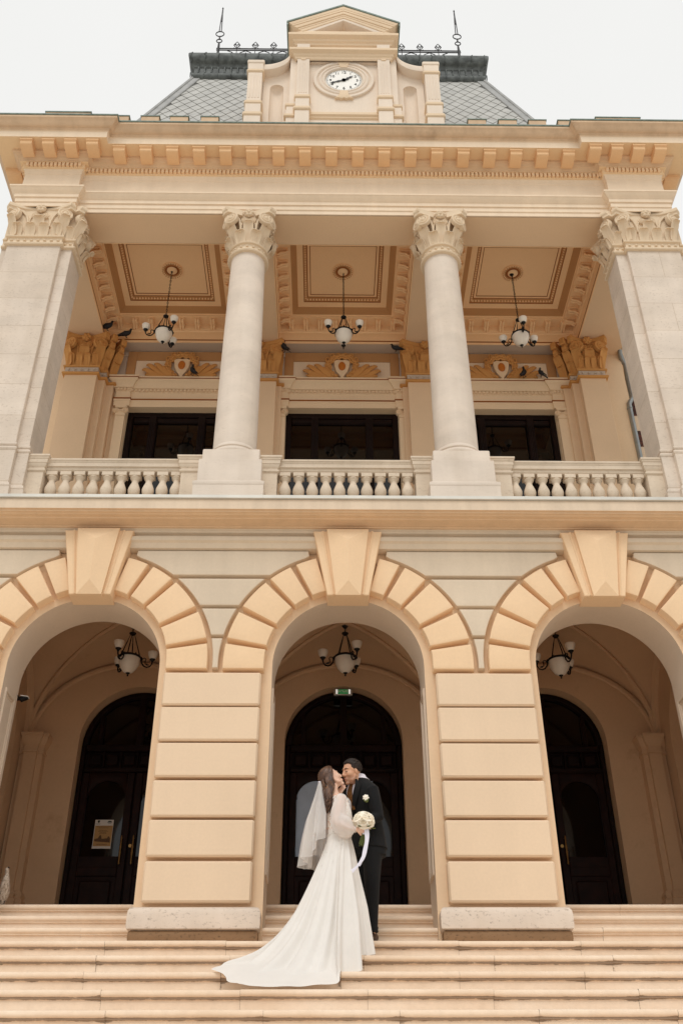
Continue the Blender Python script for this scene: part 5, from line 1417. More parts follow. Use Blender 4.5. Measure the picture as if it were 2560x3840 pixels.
def add_hand(mb, W, d, n, thumb, curl=(0.5, 0.6, 0.4), spread=0.10, s=0.95, tcurl=0.5):
    """W wrist, d along the hand, n palm side, thumb = +1/-1 side of d x n"""
    W = Vector(W); d = Vector(d).normalized(); n = Vector(n); n = (n - d * n.dot(d)).normalized(); t = d.cross(n) * thumb
    mb.tube([W - d * 0.03 * s, W + d * 0.01 * s, W + d * 0.05 * s, W + d * 0.085 * s], [(0.022 * s, 0.017 * s), (0.024 * s, 0.016 * s), (0.036 * s, 0.015 * s), (0.037 * s, 0.012 * s)], 12, flat=t)
    for i, (o, L) in enumerate(((0.028, 0.072), (0.0095, 0.080), (-0.009, 0.074), (-0.0265, 0.058))):
        p = W + d * (0.082 - 0.004 * abs(i - 1)) * s + t * o * s
        dd = (d + t * (o * spread * 12)).normalized(); ax = dd.cross(n); pts = [p - dd * 0.02 * s, p]; a = 0.0
        for seg, c in zip((0.45, 0.31, 0.24), curl):
            a += c * (1 + 0.08 * i); v = dd * cos(a) + n * sin(a); p = p + v * L * seg * s; pts.append(p)
        mb.tube(pts, [0.0088 * s, 0.0088 * s, 0.0080 * s, 0.0074 * s, 0.0058 * s], 8)
        mb.ell(pts[-1], (0.0058 * s,) * 3, None, 8, 6)
    p = W + d * 0.022 * s + t * 0.022 * s; a = 0.0; pts = [p]; v0 = (d * 0.62 + t * 0.70 + n * 0.30).normalized()
    for L, c in ((0.040, 0.0), (0.032, tcurl), (0.026, tcurl)):
        a += c; v = (v0 * cos(a) + (n * 0.7 - t * 0.5 + d * 0.5).normalized() * sin(a)).normalized(); p = p + v * L * s; pts.append(p)
    mb.tube(pts, [0.014 * s, 0.0115 * s, 0.0095 * s, 0.0072 * s], 8); mb.ell(pts[-1], (0.0072 * s,) * 3, None, 8, 6)
def rings_fn(R, F, L, p=2.3):
    """torso surface: R rows (z, cx, cy, a, b); returns f(z, phi, off)"""
    F = Vector((F[0], F[1], 0)).normalized(); L = Vector((L[0], L[1], 0)).normalized()
    def f(z, phi, off=0.0):
        if z <= R[0][0]: r = R[0]
        elif z >= R[-1][0]: r = R[-1]
        else:
            for q0, q1 in zip(R[:-1], R[1:]):
                if q0[0] <= z <= q1[0]:
                    t = (z - q0[0]) / (q1[0] - q0[0]); t = t * t * (3 - 2 * t) * 0.5 + t * 0.5
                    r = [a + (b - a) * t for a, b in zip(q0, q1)]; break
        c, s = cos(phi), sin(phi)
        k = (abs(c) ** p + abs(s) ** p) ** (-1 / p)
        return Vector((r[1], r[2], z)) + F * ((r[4] + off) * c * k) + L * ((r[3] + off) * s * k)
    return f
def cloth(name, rgb, rough=0.8, var=0.08, bump=0.5, bscale=9.0, sheen=0.3, transl=0.0, alpha=0.0):
    N = NT(name); c = lin(rgb); a = N.noise(6, 4); r = N.ramp(a, 'Fac', [(0.3, scl(c, 1 - var)), (0.7, scl(c, 1 + var))])
    N.l(r, 0, N.b, 'Base Color'); N.b.inputs['Roughness'].default_value = rough; N.b.inputs['Sheen Weight'].default_value = sheen; N.b.inputs['Specular IOR Level'].default_value = 0.2
    b = N.noise(bscale, 4, sc=(1, 1, 0.5)); N.bump(b, 'Fac', bump, 0.02)
    last = N.b
    if transl:
        t = N.n('ShaderNodeBsdfTranslucent'); t.inputs[0].default_value = c; m = N.n('ShaderNodeMixShader'); m.inputs[0].default_value = transl
        N.l(N.b, 0, m, 1); N.l(t, 0, m, 2); last = m
    if alpha:
        t = N.n('ShaderNodeBsdfTransparent'); m = N.n('ShaderNodeMixShader')
        lw = N.n('ShaderNodeLayerWeight'); lw.inputs[0].default_value = 0.35; mr = N.n('ShaderNodeMapRange'); N.l(lw, 'Facing', mr, 0); mr.inputs[3].default_value = 1 - alpha; mr.inputs[4].default_value = min(1, 1.25 - alpha)
        N.l(mr, 0, m, 0); N.l(t, 0, m, 1); N.l(last, 0, m, 2); last = m
    N.t.links.new(last.outputs[0], N.out.inputs['Surface'])
    return N.mat
M['suit'] = cloth('black_suit_wool', (20, 20, 21), 0.8, 0.10, 0.35, 14, 0.05)
M['suitlap'] = cloth('black_suit_lapel', (22, 22, 23), 0.75, 0.08, 0.1, sheen=0.05)
M['shirt'] = cloth('white_shirt_cotton', (222, 216, 224), 0.8, 0.03, 0.2)
M['tie'] = plain('brown_patterned_tie', (104, 66, 26), 0.55, 0, 0.5, scale=60)
M['shoe'] = plain('brown_shoe_leather', (58, 34, 24), 0.35, 0, 0.15)
M['gown'] = cloth('white_gown_tulle', (236, 232, 226), 0.85, 0.03, 0.25, 7, 0.2, transl=0.15)
M['veil'] = cloth('sheer_white_veil', (240, 238, 236), 0.9, 0.02, 0.1, 7, 0.0, transl=0.5, alpha=0.50)
M['sheer'] = cloth('sheer_white_sleeve', (242, 238, 234), 0.9, 0.02, 0.6, 22, 0.2, transl=0.3, alpha=0.34)
M['ribbon'] = plain('white_satin_ribbon', (226, 224, 236), 0.35, 0, 0.03)
M['rose'] = plain('cream_rose_petals', (248, 241, 226), 0.7, 0, 0.04, scale=20)
M['leafm'] = plain('rose_stems', (88, 96, 44), 0.6, 0, 0.25, scale=30)
M['darkhair'] = plain('very_dark_hair', (40, 29, 23), 0.5, 0, 0.5, scale=60, spec=0.35)
M['stubblehair'] = plain('short_cropped_hair', (50, 37, 30), 0.6, 0, 0.3, scale=120)
def hair_mat():
    N = NT('long_brown_hair'); a = N.noise(26, 5, sc=(1, 1, 0.35)); r = N.ramp(a, 'Fac', [(0.32, lin((52, 32, 22))), (0.52, lin((82, 54, 38))), (0.72, lin((128, 92, 66)))])
    N.l(r, 0, N.b, 'Base Color'); N.b.inputs['Roughness'].default_value = 0.42; return N.mat
M['brownhair'] = hair_mat()
def lace_mat():
    N = NT('white_lace_on_skin'); at = N.n('ShaderNodeAttribute', attribute_name='sheer')
    v = N.noise(52, 3, rough=0.6); r = N.ramp(v, 'Fac', [(0.44, lin((214, 176, 154))), (0.50, lin((242, 238, 232)))])
    m = N.mix(); N.l(at, 'Fac', m, 0); m.inputs[1].default_value = lin((238, 232, 226)); N.l(r, 0, m, 2)
    N.l(m, 0, N.b, 'Base Color'); N.b.inputs['Roughness'].default_value = 0.8; N.bump(v, 'Fac', 0.6, 0.006); return N.mat
M['lace'] = lace_mat()

# ================================================================ groom
GB = (0.17, -0.03, -0.564)
groom = thing('person', 'man in black suit with brown tie bending to kiss the bride before the middle door', 'person', GB)
gT = head_T((0.018, -0.196, 0.962), (-0.82, -0.50, -0.22), (0.20, 0.0, 0.98), 0.95)
gF, gL = (-0.78, -0.62), (0.62, -0.78)
gR = [(0.265, 0.175, -0.02, 0.195, 0.148), (0.36, 0.168, -0.02, 0.188, 0.140), (0.50, 0.152, -0.03, 0.178, 0.130), (0.62, 0.132, -0.05, 0.190, 0.135), (0.72, 0.114, -0.07, 0.205, 0.136), (0.78, 0.107, -0.078, 0.212, 0.128), (0.825, 0.103, -0.086, 0.198, 0.114), (0.865, 0.099, -0.096, 0.150, 0.098), (0.90, 0.095, -0.106, 0.102, 0.082), (0.935, 0.091, -0.116, 0.070, 0.064), (0.96, 0.088, -0.122, 0.064, 0.060)]
gt = rings_fn(gR, gF, gL)
Lv = Vector((gL[0], gL[1], 0)); Fv_ = Vector((gF[0], gF[1], 0))
shL = Vector((0.208, -0.225, 0.782)); elL = Vector((0.262, -0.235, 0.52)); wrL = Vector((0.075, -0.30, 0.41))
shR = Vector((-0.01, 0.06, 0.782)); elR = Vector((-0.07, 0.0, 0.53)); wrR = Vector((-0.14, -0.20, 0.40))
hipL = Vector((0.205, -0.10, 0.28)); knL = Vector((0.195, -0.115, -0.08)); anL = Vector((0.188, -0.075, -0.46))
hipR = Vector((0.145, 0.05, 0.28)); knR = Vector((0.125, 0.03, -0.08)); anR = Vector((0.115, 0.06, -0.46))
mb = MB()
add_head(mb, gT)
mb.tube([gT @ Vector((-0.02, 0, -0.04)), gT @ Vector((-0.03, 0, -0.10)), Vector((0.075, -0.128, 0.855)), Vector((0.09, -0.10, 0.80))], [0.048, 0.050, 0.056, 0.07], 14)
mb.loft([[gt(z, 2 * pi * i / 24, -0.022) for i in range(24)] for z in (0.22, 0.36, 0.50, 0.62, 0.72, 0.775, 0.82, 0.85)])
for a, b, c in ((shL, elL, wrL), (shR, elR, wrR)): mb.tube([a - (b - a) * 0.05, a, a.lerp(b, 0.5), b, b.lerp(c, 0.4), c], [0.04, 0.048, 0.042, 0.036, 0.034, 0.023], 10)
add_hand(mb, wrL, (-0.8, 0.35, 0.05), (-0.1, -0.9, -0.2), 1, (0.3, 0.3, 0.2)); add_hand(mb, wrR, (-0.4, -0.8, 0.1), (0.0, -0.2, -1), -1, (0.3, 0.3, 0.2))
for a, b, c in ((hipL, knL, anL), (hipR, knR, anR)):
    mb.tube([a, a.lerp(b, 0.5), b, b.lerp(c, 0.35), c, c - Vector((0, 0, 0.05))], [0.075, 0.066, 0.05, 0.048, 0.035, 0.035], 10)
    mb.tube([c + Vector((0.02, 0.03, -0.07)), c + Vector((-0.06, -0.05, -0.08)), c + Vector((-0.13, -0.10, -0.085))], [0.03, 0.03, 0.018], 8)
lip, beard = face_attrs(gT)
gsk = skin_mat('man_skin', (208, 158, 126), (176, 108, 92), (146, 106, 86))
body = remeshed(mb, 'body', gsk, groom, GB, 0.0052, 3, {'lip': lip, 'beard': beard})
face_marks(gT, groom, GB, M['darkhair'], True)
# hair: full on top, cropped at sides
def scalp(T, hairline, rc, rr, seed, nu=64, nv=26, amp=0.004, thick=0.008):
    rnd = random.Random(seed); mb = MB(); jit = {}
    def f(u, v):
        az = (2 * u - 1) * pi; lo = hairline(az); el = lo + (pi / 2 - lo) * v
        d = Vector((cos(el) * cos(az), cos(el) * sin(az), sin(el)))
        k = 1.0 + thick / 0.09 * min(1.0, v * 4.5) - 0.015 * (v < 0.01)
        w = 1 + amp / 0.09 * (sin(az * 23 + el * 9) + sin(az * 11 - el * 17)) * min(1, v * 4)
        return T @ (Vector(rc) + Vector((d.x * rr[0], d.y * rr[1], d.z * rr[2])) * (k * w))
    mb.grid(f, nu, nv, wrap=True); return mb
def hl_man(az):
    a = abs(az)
    if a < 0.75: return 0.50 + 0.10 * sin(a * 4)
    if a < 1.25: return 0.54 - (a - 0.75) * 0.8
    return 0.135 - min(0.42, (a - 1.25) * 0.75)
sc_ = scalp(gT, hl_man, (-0.012, 0, 0.035), (0.096, 0.076, 0.086), 3, thick=0.012, amp=0.0018)
rnd = random.Random(21)
for k in range(420):
    az = rnd.uniform(-pi, pi); lo = hl_man(az); el = lo + (pi / 2 - lo) * (rnd.random() ** 1.6) * 0.97 - 0.02
    d = Vector((cos(el) * cos(az), cos(el) * sin(az), sin(el)))
    def on(dd, r): return gT @ (Vector((-0.012, 0, 0.035)) + Vector((dd.x * 0.096, dd.y * 0.076, dd.z * 0.086)) * r)
    sw = Vector((-0.55, 0.25 * (1 if d.y > 0 else -1) + 0.1, 0.30 if d.x > 0.3 else -0.25)); sw = (sw - d * sw.dot(d)) * rnd.uniform(0.22, 0.42)
    q = (d + sw).normalized(); h = (d + sw * 0.5).normalized()
    if atan2(q.z, sqrt(q.x ** 2 + q.y ** 2)) < hl_man(atan2(q.y, q.x)) - 0.05: continue
    sc_.tube([on(d, 1.015), on(h, 1.12 + rnd.uniform(0, 0.03)), on(q, 1.12 + rnd.uniform(0, 0.05))], [0.0045, 0.005, 0.0012], 5)
sc_.build('hair', M['darkhair'], groom, GB, 80)
def hl_man2(az):
    a = abs(az)
    if a < 0.95: return 0.55
    if a < 1.30: return 0.10 - (a - 0.95) * 0.9
    if a < 1.55: return -0.10
    return -0.30 - min(0.25, (a - 1.55) * 0.5)
scalp(gT, hl_man2, (-0.0135, 0, 0.035), (0.096, 0.0765, 0.086), 4, thick=0.006, amp=0.0008).build('cropped_sides', M['stubblehair'], groom, GB, 80)
# suit
mb = MB(); n = 36
zs = [0.262, 0.268, 0.30, 0.36, 0.43, 0.50, 0.56, 0.62, 0.67, 0.72, 0.76, 0.79, 0.82, 0.84, 0.86, 0.88, 0.90, 0.926]
mb.loft([[gt(z, 2 * pi * i / n, 0.0) for i in range(n)] for z in zs])
for a, b, c, e in ((shL, elL, wrL, 0), (shR, elR, wrR, 1)):
    mb.tube([a + (a - b) * 0.10 + Vector((-0.03, 0.03, 0)) * (1 - 2 * e) * 0.5, a, a.lerp(b, 0.35), a.lerp(b, 0.75), b, b.lerp(c, 0.3), b.lerp(c, 0.7), c.lerp(b, 0.04)], [0.045, 0.066, 0.064, 0.058, 0.056, 0.052, 0.045, 0.038], 14)
    for k in range(3):
        q = a.lerp(b, 0.55 + 0.16 * k); mb.tube([q + Vector((0.05 * cos(t), 0.05 * sin(t), 0.012 * sin(t + k))) for t in [i * 2 * pi / 12 for i in range(13)]], 0.008, 5)
jk = remeshed(mb, 'jacket', M['suit'], groom, GB, 0.0075, 3)
# shirt front, tie and lapels lie on the chest
ZV, ZT = 0.60, 0.895
def vw(z): return 0.05 + 0.40 * max(0, (z - ZV) / (ZT - ZV)) ** 0.9
mb = MB(); mb.shell(lambda u, v: gt(ZV + 0.02 + (ZT + 0.02 - ZV) * v, (2 * u - 1) * vw(ZV + (ZT - ZV) * v), 0.006), 12, 12, 0.006)
for k in (0, 1):
    mb.shell(lambda u, v, k=k: gt(0.905 + 0.050 * v, 0.16 + (2 * pi - 0.32) * u, -0.004 + 0.009 * k * (1 - v)), 40, 5, 0.003)
mb.build('shirt', M['shirt'], groom, GB, 80)
mb = MB(); mb.shell(lambda u, v: gt(ZV + 0.262 * v + 0.005, (2 * u - 1) * (0.22 - 0.09 * v), 0.016 + 0.006 * sin(pi * u)), 6, 10, 0.006)
mb.ell(gt(0.862, 0, 0.010), (0.022, 0.022, 0.026), None, 10, 8)
mb.build('tie', M['tie'], groom, GB, 80)
for s in (-1, 1):
    mb = MB()
    def lp(u, v, s=s):
        z = ZV - 0.03 + (ZT - ZV + 0.035) * v
        w0 = vw(max(z, ZV)) - 0.02; w1 = w0 + (0.30 * sin(pi * min(1, v * 0.75 + 0.05)) if v < 0.74 else 0.30 * sin(pi * 0.60) - (v - 0.74) * 0.85)
        return gt(z, s * (w0 + (max(w1, w0 + 0.05) - w0) * u), 0.010 + 0.012 * (1 - u) * (0.4 + 0.6 * v) + 0.004)
    mb.shell(lp, 6, 16, 0.006); mb.build('lapel', M['suitlap'], groom, GB, 60)
mb = MB(); b0 = gt(0.675, 0.86, 0.02); nb = Vector((-0.25, -0.95, 0.1)).normalized()
rnd = random.Random(9)
for k in range(7):
    a = k * 2 * pi / 7; o = Vector((cos(a), 0, sin(a))) * 0.016
    mb.ell(b0 + o + Vector((0, -0.008 - 0.004 * (k % 2), 0.012)), (0.017, 0.010, 0.012), Matrix.Rotation(-a, 3, 'Y'), 8, 5, 0)
mb.ell(b0 + Vector((0, -0.016, 0.012)), (0.012, 0.01, 0.012), None, 8, 5, 0); mb.ell(b0 + Vector((0.012, -0.010, -0.016)), (0.014, 0.008, 0.022), Matrix.Rotation(0.4, 3, 'Y'), 8, 5, 1); mb.ell(b0 + Vector((-0.012, -0.010, -0.012)), (0.01, 0.008, 0.02), Matrix.Rotation(-0.4, 3, 'Y'), 8, 5, 1)
mb.build('boutonniere', [M['rose'], M['leafm']], groom, GB, 80)
mb = MB()
mb.loft([[gt(z, 2 * pi * i / 24, -0.012) for i in range(24)] for z in (0.20, 0.26, 0.34, 0.40)])
for a, b, c in ((hipL, knL, anL), (hipR, knR, anR)):
    mb.tube([a + Vector((0, 0, 0.02)), a.lerp(b, 0.15), a.lerp(b, 0.5), b, b.lerp(c, 0.4), b.lerp(c, 0.8), c + Vector((0, 0, 0.03)), c + Vector((0.005, 0.0, -0.015))], [0.09, 0.098, 0.085, 0.070, 0.062, 0.055, 0.055, 0.056], 16)
    for k in range(3): mb.tube([c + Vector((0.052 * cos(t), 0.052 * sin(t), 0.03 + 0.035 * k + 0.012 * sin(t * 1 + k * 2))) for t in [i * 2 * pi / 12 for i in range(13)]], 0.009, 5)
remeshed(mb, 'trousers', M['suit'], groom, GB, 0.0075, 3)
def shoe(c, d):
    d = Vector((d[0], d[1], 0)).normalized(); mb = MB(); z0 = -0.564
    P = lambda o, z: Vector((c[0], c[1], 0)) + d * o + Vector((0, 0, z0 + z))
    mb.tube([P(-0.075, 0.045), P(-0.06, 0.055), P(0.0, 0.062), P(0.06, 0.048), (P(0.12, 0.034)), P(0.165, 0.026), P(0.19, 0.02)], [(0.025, 0.022), (0.042, 0.034), (0.048, 0.038), (0.036, 0.042), (0.026, 0.046), (0.02, 0.038), (0.006, 0.016)], 14, mat=0, flat=(0, 0, 1))
    mb.tube([P(-0.08, 0.009), P(-0.05, 0.009), P(0.05, 0.009), P(0.13, 0.009), P(0.19, 0.009), P(0.205, 0.009)], [(0.009, 0.024), (0.009, 0.037), (0.009, 0.040), (0.009, 0.048), (0.009, 0.032), (0.008, 0.012)], 14, mat=1, flat=(0, 0, 1))
    mb.tube([P(0.055, 0.088) + d.cross(Vector((0, 0, 1))) * 0.03, P(0.05, 0.098), P(0.055, 0.088) - d.cross(Vector((0, 0, 1))) * 0.03], 0.0055, 6, mat=2)
    mb.build('shoe', [M['shoe'], M['black'], M['brass']], groom, GB, 60)
shoe((anL.x, anL.y), (-0.55, -0.85)); shoe((anR.x, anR.y), (-0.85, -0.5))

# ================================================================ bride
BB = (-0.10, -0.42, -0.752)
bride = thing('person', 'woman in white lace gown with long train and veil, kissing the man in black', 'person', BB)
bT = head_T((-0.177, -0.266, 0.873), (0.81, 0.18, 0.54), (-0.56, -0.02, 0.82), 0.88)
bF, bL = (0.95, 0.31), (-0.31, 0.95)
bR = [(0.20, -0.105, -0.42, 0.150, 0.118), (0.26, -0.105, -0.42, 0.128, 0.102), (0.31, -0.108, -0.42, 0.118, 0.092), (0.38, -0.106, -0.415, 0.126, 0.096), (0.45, -0.100, -0.41, 0.140, 0.104), (0.50, -0.102, -0.405, 0.146, 0.098), (0.56, -0.112, -0.40, 0.152, 0.082), (0.61, -0.124, -0.392, 0.158, 0.066), (0.638, -0.132, -0.385, 0.130, 0.056), (0.66, -0.138, -0.378, 0.085, 0.048)]
bt = rings_fn(bR, bF, bL, 2.1)
Rv_ = Vector((0.31, -0.95, 0)); Fb = Vector((0.95, 0.31, 0))
sR = Vector((-0.082, -0.535, 0.598)); eR = Vector((-0.150, -0.600, 0.365)); wR = Vector((0.045, -0.590, 0.292))
sL = Vector((-0.172, -0.250, 0.605)); eL = Vector((-0.035, -0.165, 0.60)); wL = Vector((-0.118, -0.205, 0.728))
mb = MB()
add_head(mb, bT, False)
mb.tube([bT @ Vector((-0.02, 0, -0.03)), bT @ Vector((-0.028, 0, -0.085)), Vector((-0.158, -0.345, 0.72)), Vector((-0.140, -0.38, 0.655)), Vector((-0.13, -0.39, 0.60))], [0.046, 0.043, 0.042, 0.052, 0.07], 14)
mb.loft([[bt(z, 2 * pi * i / 24, -0.006) for i in range(24)] for z in (0.27, 0.31, 0.38, 0.45, 0.50, 0.56, 0.61, 0.638, 0.652)])
for a, b, c in ((sR, eR, wR), (sL, eL, wL)): mb.tube([a - (b - a) * 0.06, a, a.lerp(b, 0.5), b, b.lerp(c, 0.4), c], [0.03, 0.038, 0.034, 0.030, 0.029, 0.020], 10)
add_hand(mb, wR, (0.95, 0.10, 0.06), (0.05, 1.0, 0.05), -1, (0.85, 1.0, 0.6), 0.0, 0.86, 0.6)
add_hand(mb, wL, (0.52, 0.0, 0.85), (0.45, 0.8, -0.2), 1, (0.10, 0.15, 0.12), 0.0, 0.84, 0.1)
for s in (-1, 1):
    h = Vector((-0.115, -0.42, 0.18)) - Rv_ * (0.05 * s)
    mb.tube([h - Vector((0, 0, 0.06)), h + Vector((0, 0, -0.40)), h + Vector((0, 0, -0.80)), h + Vector((0.0, 0, -0.88))], [0.062, 0.055, 0.034, 0.034], 10)
    mb.tube([h + Vector((0, 0, -0.88)), h + Vector((0.12, 0.03, -0.915))], [0.032, 0.018], 8)
lip, beard = face_attrs(bT)
remeshed(mb, 'body', skin_mat('woman_skin', (226, 184, 160), (196, 104, 96)), bride, BB, 0.0052, 3, {'lip': lip})
face_marks(bT, bride, BB, M['darkhair'], False)
# hair
def hl_w(az):
    a = abs(az)
    if a < 0.6: return 0.62 - 0.1 * a
    if a < 1.4: return 0.56 - (a - 0.6) * 0.95
    return -0.2 - min(0.5, (a - 1.4) * 0.8)
mb = scalp(bT, hl_w, (-0.012, 0, 0.035), (0.096, 0.077, 0.087), 5, thick=0.022, amp=0.003)
rnd = random.Random(11)
def bez(P, n=12):
    out = []
    P = [Vector(p) for p in P]
    for i in range(n + 1):
        t = i / n; Q = P[:]
        while len(Q) > 1: Q = [a.lerp(b, t) for a, b in zip(Q[:-1], Q[1:])]
        out.append(Q[0])
    return out
for k in range(170):
    side = rnd.random()
    if side < 0.62:      # camera side, falling in front of and over the ear
        az = rnd.uniform(-2.3, -0.75); el = rnd.uniform(0.5, 1.25)
    else:
        az = rnd.uniform(2.2, 4.2); el = rnd.uniform(0.1, 1.2)
    d = Vector((cos(el) * cos(az), cos(el) * sin(az), sin(el)))
    p0 = bT @ (Vector((-0.012, 0, 0.035)) + Vector((d.x * 0.096, d.y * 0.077, d.z * 0.087)) * 1.10)
    if side < 0.62:
        w = rnd.random()
        p1 = bT @ Vector((0.035 - 0.10 * w, -0.096, 0.01)); p2 = Vector((-0.150 - 0.055 * w, -0.405 - 0.02 * w, 0.76)); p3 = Vector((-0.172 - 0.055 * w + rnd.uniform(-.01, .01), -0.475 + rnd.uniform(-0.03, 0.02), 0.63)); p4 = Vector((-0.188 - 0.035 * w + rnd.uniform(-.012, .012), -0.488 + rnd.uniform(-0.03, 0.03), rnd.uniform(0.475, 0.60)))
    else:
        p1 = bT @ Vector((-0.11, rnd.uniform(-0.06, 0.05), -0.01)); p2 = Vector((-0.245 + rnd.uniform(-.015, .015), -0.38 + rnd.uniform(-0.05, 0.05), 0.74)); p3 = Vector((-0.240 + rnd.uniform(-.02, .02), -0.44 + rnd.uniform(-0.05, 0.05), 0.62)); p4 = Vector((-0.218 + rnd.uniform(-.02, .015), -0.47 + rnd.uniform(-0.05, 0.04), rnd.uniform(0.47, 0.58)))
    ph = rnd.uniform(0, 6.28); pts = bez((p0, p1, p2, p3, p4), 16)
    for i, p in enumerate(pts):
        t = i / 16; a = 0.013 * min(1, t * 1.6); p.x += a * sin(ph * 0.25 + t * 15); p.y += a * cos(ph * 0.25 + t * 15) * 0.8
    r0 = rnd.uniform(0.006, 0.010)
    mb.tube(pts, [r0 * (0.8 + 0.5 * sin(pi * min(1, i / 14))) * (1 if i < 13 else (17.2 - i) / 4.2) for i in range(17)], 5)
mb.build('hair', M['brownhair'], bride, BB, 90)
# bodice
mb = MB(); n = 40
rows = [0.255, 0.28, 0.31, 0.345, 0.38, 0.415, 0.45, 0.475, 0.50, 0.53, 0.56, 0.585, 0.61, 0.63]
mb.loft([[bt(z, 2 * pi * i / n, 0.004) for i in range(n)] for z in rows], cap=False)
sh_ = []
for (x, y, z) in mb.v:
    d = Vector((x + 0.11, y + 0.41, 0)); fb = d.normalized().dot(Fb) if d.length > 1e-6 else 0
    sh_.append(max(0.0, min(1.0, (0.35 - fb) * 2.5)) * (1 if z > 0.36 else max(0, (z - 0.31) / 0.05)) if z < 0.55 else max(0.0, min(1.0, (z - 0.53) / 0.04)))
for s in (-1, 1):
    for k in range(20):
        a = 0.25 + 0.13 * k; z = 0.60 + 0.012 * sin(k * 2.4) - 0.05 * max(0, cos(a)) ** 2
        c = bt(min(0.632, z + 0.02), s * a, 0.006); m = len(mb.v)
        mb.ell(c, (0.011, 0.006, 0.007), Matrix.Rotation(k * 1.3, 3, 'X'), 7, 5); sh_ += [0.0] * (len(mb.v) - m)
mb.col['sheer'] = sh_
mb.build('bodice', M['lace'], bride, BB, 80)
# sleeves: soft full tulle gathered at the wrist
def sleeve(a, b, c, seed):
    rnd = random.Random(seed); mb = MB()
    cen = bez((a + Vector((0, 0, 0.02)), a.lerp(b, 0.4), b + Vector((-0.02, -0.01, -0.03)), b.lerp(c, 0.5) + Vector((0, 0, -0.035)), c.lerp(b, 0.06)), 26)
    rad = []
    for i in range(27):
        t = i / 26
        r = 0.040 + 0.032 * sin(pi * min(1, t * 0.95)) ** 0.8 + (0.026 * sin(pi * (t - 0.45) / 0.55) if t > 0.45 else 0)
        if t > 0.9: r *= max(0.42, 1 - (t - 0.9) * 6.2)
        rad.append(r)
    up = None; rings = []
    for i, p in enumerate(cen):
        tt = (cen[min(i + 1, 26)] - cen[max(i - 1, 0)]).normalized()
        if up is None: up = tt.orthogonal().normalized()
        up = (up - tt * up.dot(tt)).normalized(); v = tt.cross(up); m = 36; t = i / 26
        rings.append([p + (up * cos(2 * pi * k / m) + v * sin(2 * pi * k / m)) * (rad[i] * (1 + 0.07 * sin(k * 2 * pi / m * 7 + t * 5) * t + 0.05 * sin(k * 2 * pi / m * 11 - t * 9) * t)) for k in range(m)])
    mb.loft(rings, cap=False)
    mb.tube([c.lerp(b, 0.05) + (up * cos(q) + v * sin(q)) * 0.025 for q in [i * 2 * pi / 14 for i in range(15)]], 0.006, 5)
    mb.build('sleeve', M['sheer'], bride, BB, 90)
sleeve(sR, eR, wR, 1); sleeve(sL, eL, wL, 2)
# skirt with train lying down the steps
HEM = [(0, .150, -.42, -.742), (-22, .150, -.545, -.744), (-36, .085, -.605, -.745), (-44, .035, -.612, -.745), (-46, .028, -.70, -.86), (-50, .025, -.80, -.932), (-58, -.04, -.86, -.933), (-66, -.090, -.93, -.933), (-69, -.100, -1.04, -.97), (-74, -.108, -1.20, -1.04), (-80, -.13, -1.30, -1.105), (-88, -.21, -1.355, -1.118),
       (-99, -.42, -1.372, -1.12), (-111, -.68, -1.372, -1.12), (-121, -.90, -1.36, -1.118), (-130, -.975, -1.24, -1.065), (-138, -1.00, -1.09, -.985), (-146, -1.155, -.99, -.925), (-153, -1.09, -.93, -.895), (-161, -.95, -.85, -.845), (-170, -.74, -.66, -.745), (-178, -.60, -.50, -.71),
       (-195, -.40, -.33, -.74), (-230, -.24, -.255, -.744), (-270, -.05, -.245, -.744), (-315, .09, -.29, -.744), (-360, .150, -.42, -.742)]
def hem(a):
    for p, q in zip(HEM[:-1], HEM[1:]):
        if q[0] <= a <= p[0]:
            t = (a - p[0]) / (q[0] - p[0]); return Vector([x + (y - x) * t for x, y in zip(p[1:], q[1:])])
def skirt(u, v, off=0.0):
    a = -360 * u; th_ = radians(a); H = hem(a)
    e_ = 4 if a < -78 else 1
    h2 = (hem(max(-360, a - e_)) + hem(min(0, a + e_)) + H * 2) / 4; H = h2 if 0 < u < 1 else H
    W = Vector((-0.105 + 0.100 * cos(th_), -0.42 + 0.126 * sin(th_), 0.288))
    tr = max(0.0, min(1.0, (-64 - a) / 16, (a + 205) / 22))
    kx, kz = 0.5 - 0.12 * tr, 0.47 + 0.48 * tr
    K = Vector((W.x + (H.x - W.x) * kx, W.y + (H.y - W.y) * kx, W.z + (H.z - W.z) * kz))
    K.x -= 0.11 * exp(-((a + 75) / 7) ** 2)
    t = v ** (1.0 - 0.15 * tr)
    p = W * (1 - t) ** 2 + K * (2 * t * (1 - t)) + H * t * t
    p.z += 0.03 * sin(pi * min(1, v * 3)) * (1 - v)      # slight lift off the hip
    d = Vector((cos(th_), sin(th_), 0.25))
    fold = 0.036 * sin(13 * th_ + 0.6) + 0.025 * sin(23 * th_ + 1.7 + 1.2 * v) + 0.012 * sin(37 * th_ + 2 * v) + 0.010 * sin(7 * th_ - 1 + 2 * v)
    p += d * (fold * min(1, v * 1.6) * (1 - 0.60 * tr * max(0, v - 0.35) / 0.65))
    # long soft folds running down the train
    if tr > 0: p.z += tr * max(0, v - 0.4) * (0.045 * sin(9 * th_ + 2.0) + 0.03 * sin(15 * th_ + 6 * v)) * (1 - max(0, v - 0.8) * 3.5)
    if v > 0.25:
        nz = -0.752 + (p.y + 0.618) * 0.4796
        lim = nz + 0.012 if p.y < -0.62 and tr > 0.25 else (-0.752 + 0.006 if p.y > -0.615 else -0.94 + 0.006 if p.y > -1.0 else -1.128 + 0.006)
        if p.z < lim: p.z = lim + 0.10 * (p.z - lim) * 0.0
    return p + d * off
mb = MB(); mb.grid(lambda u, v: skirt(u, v), 220, 60, wrap=False)
sk = mb.build('skirt', M['gown'], bride, BB, 180)
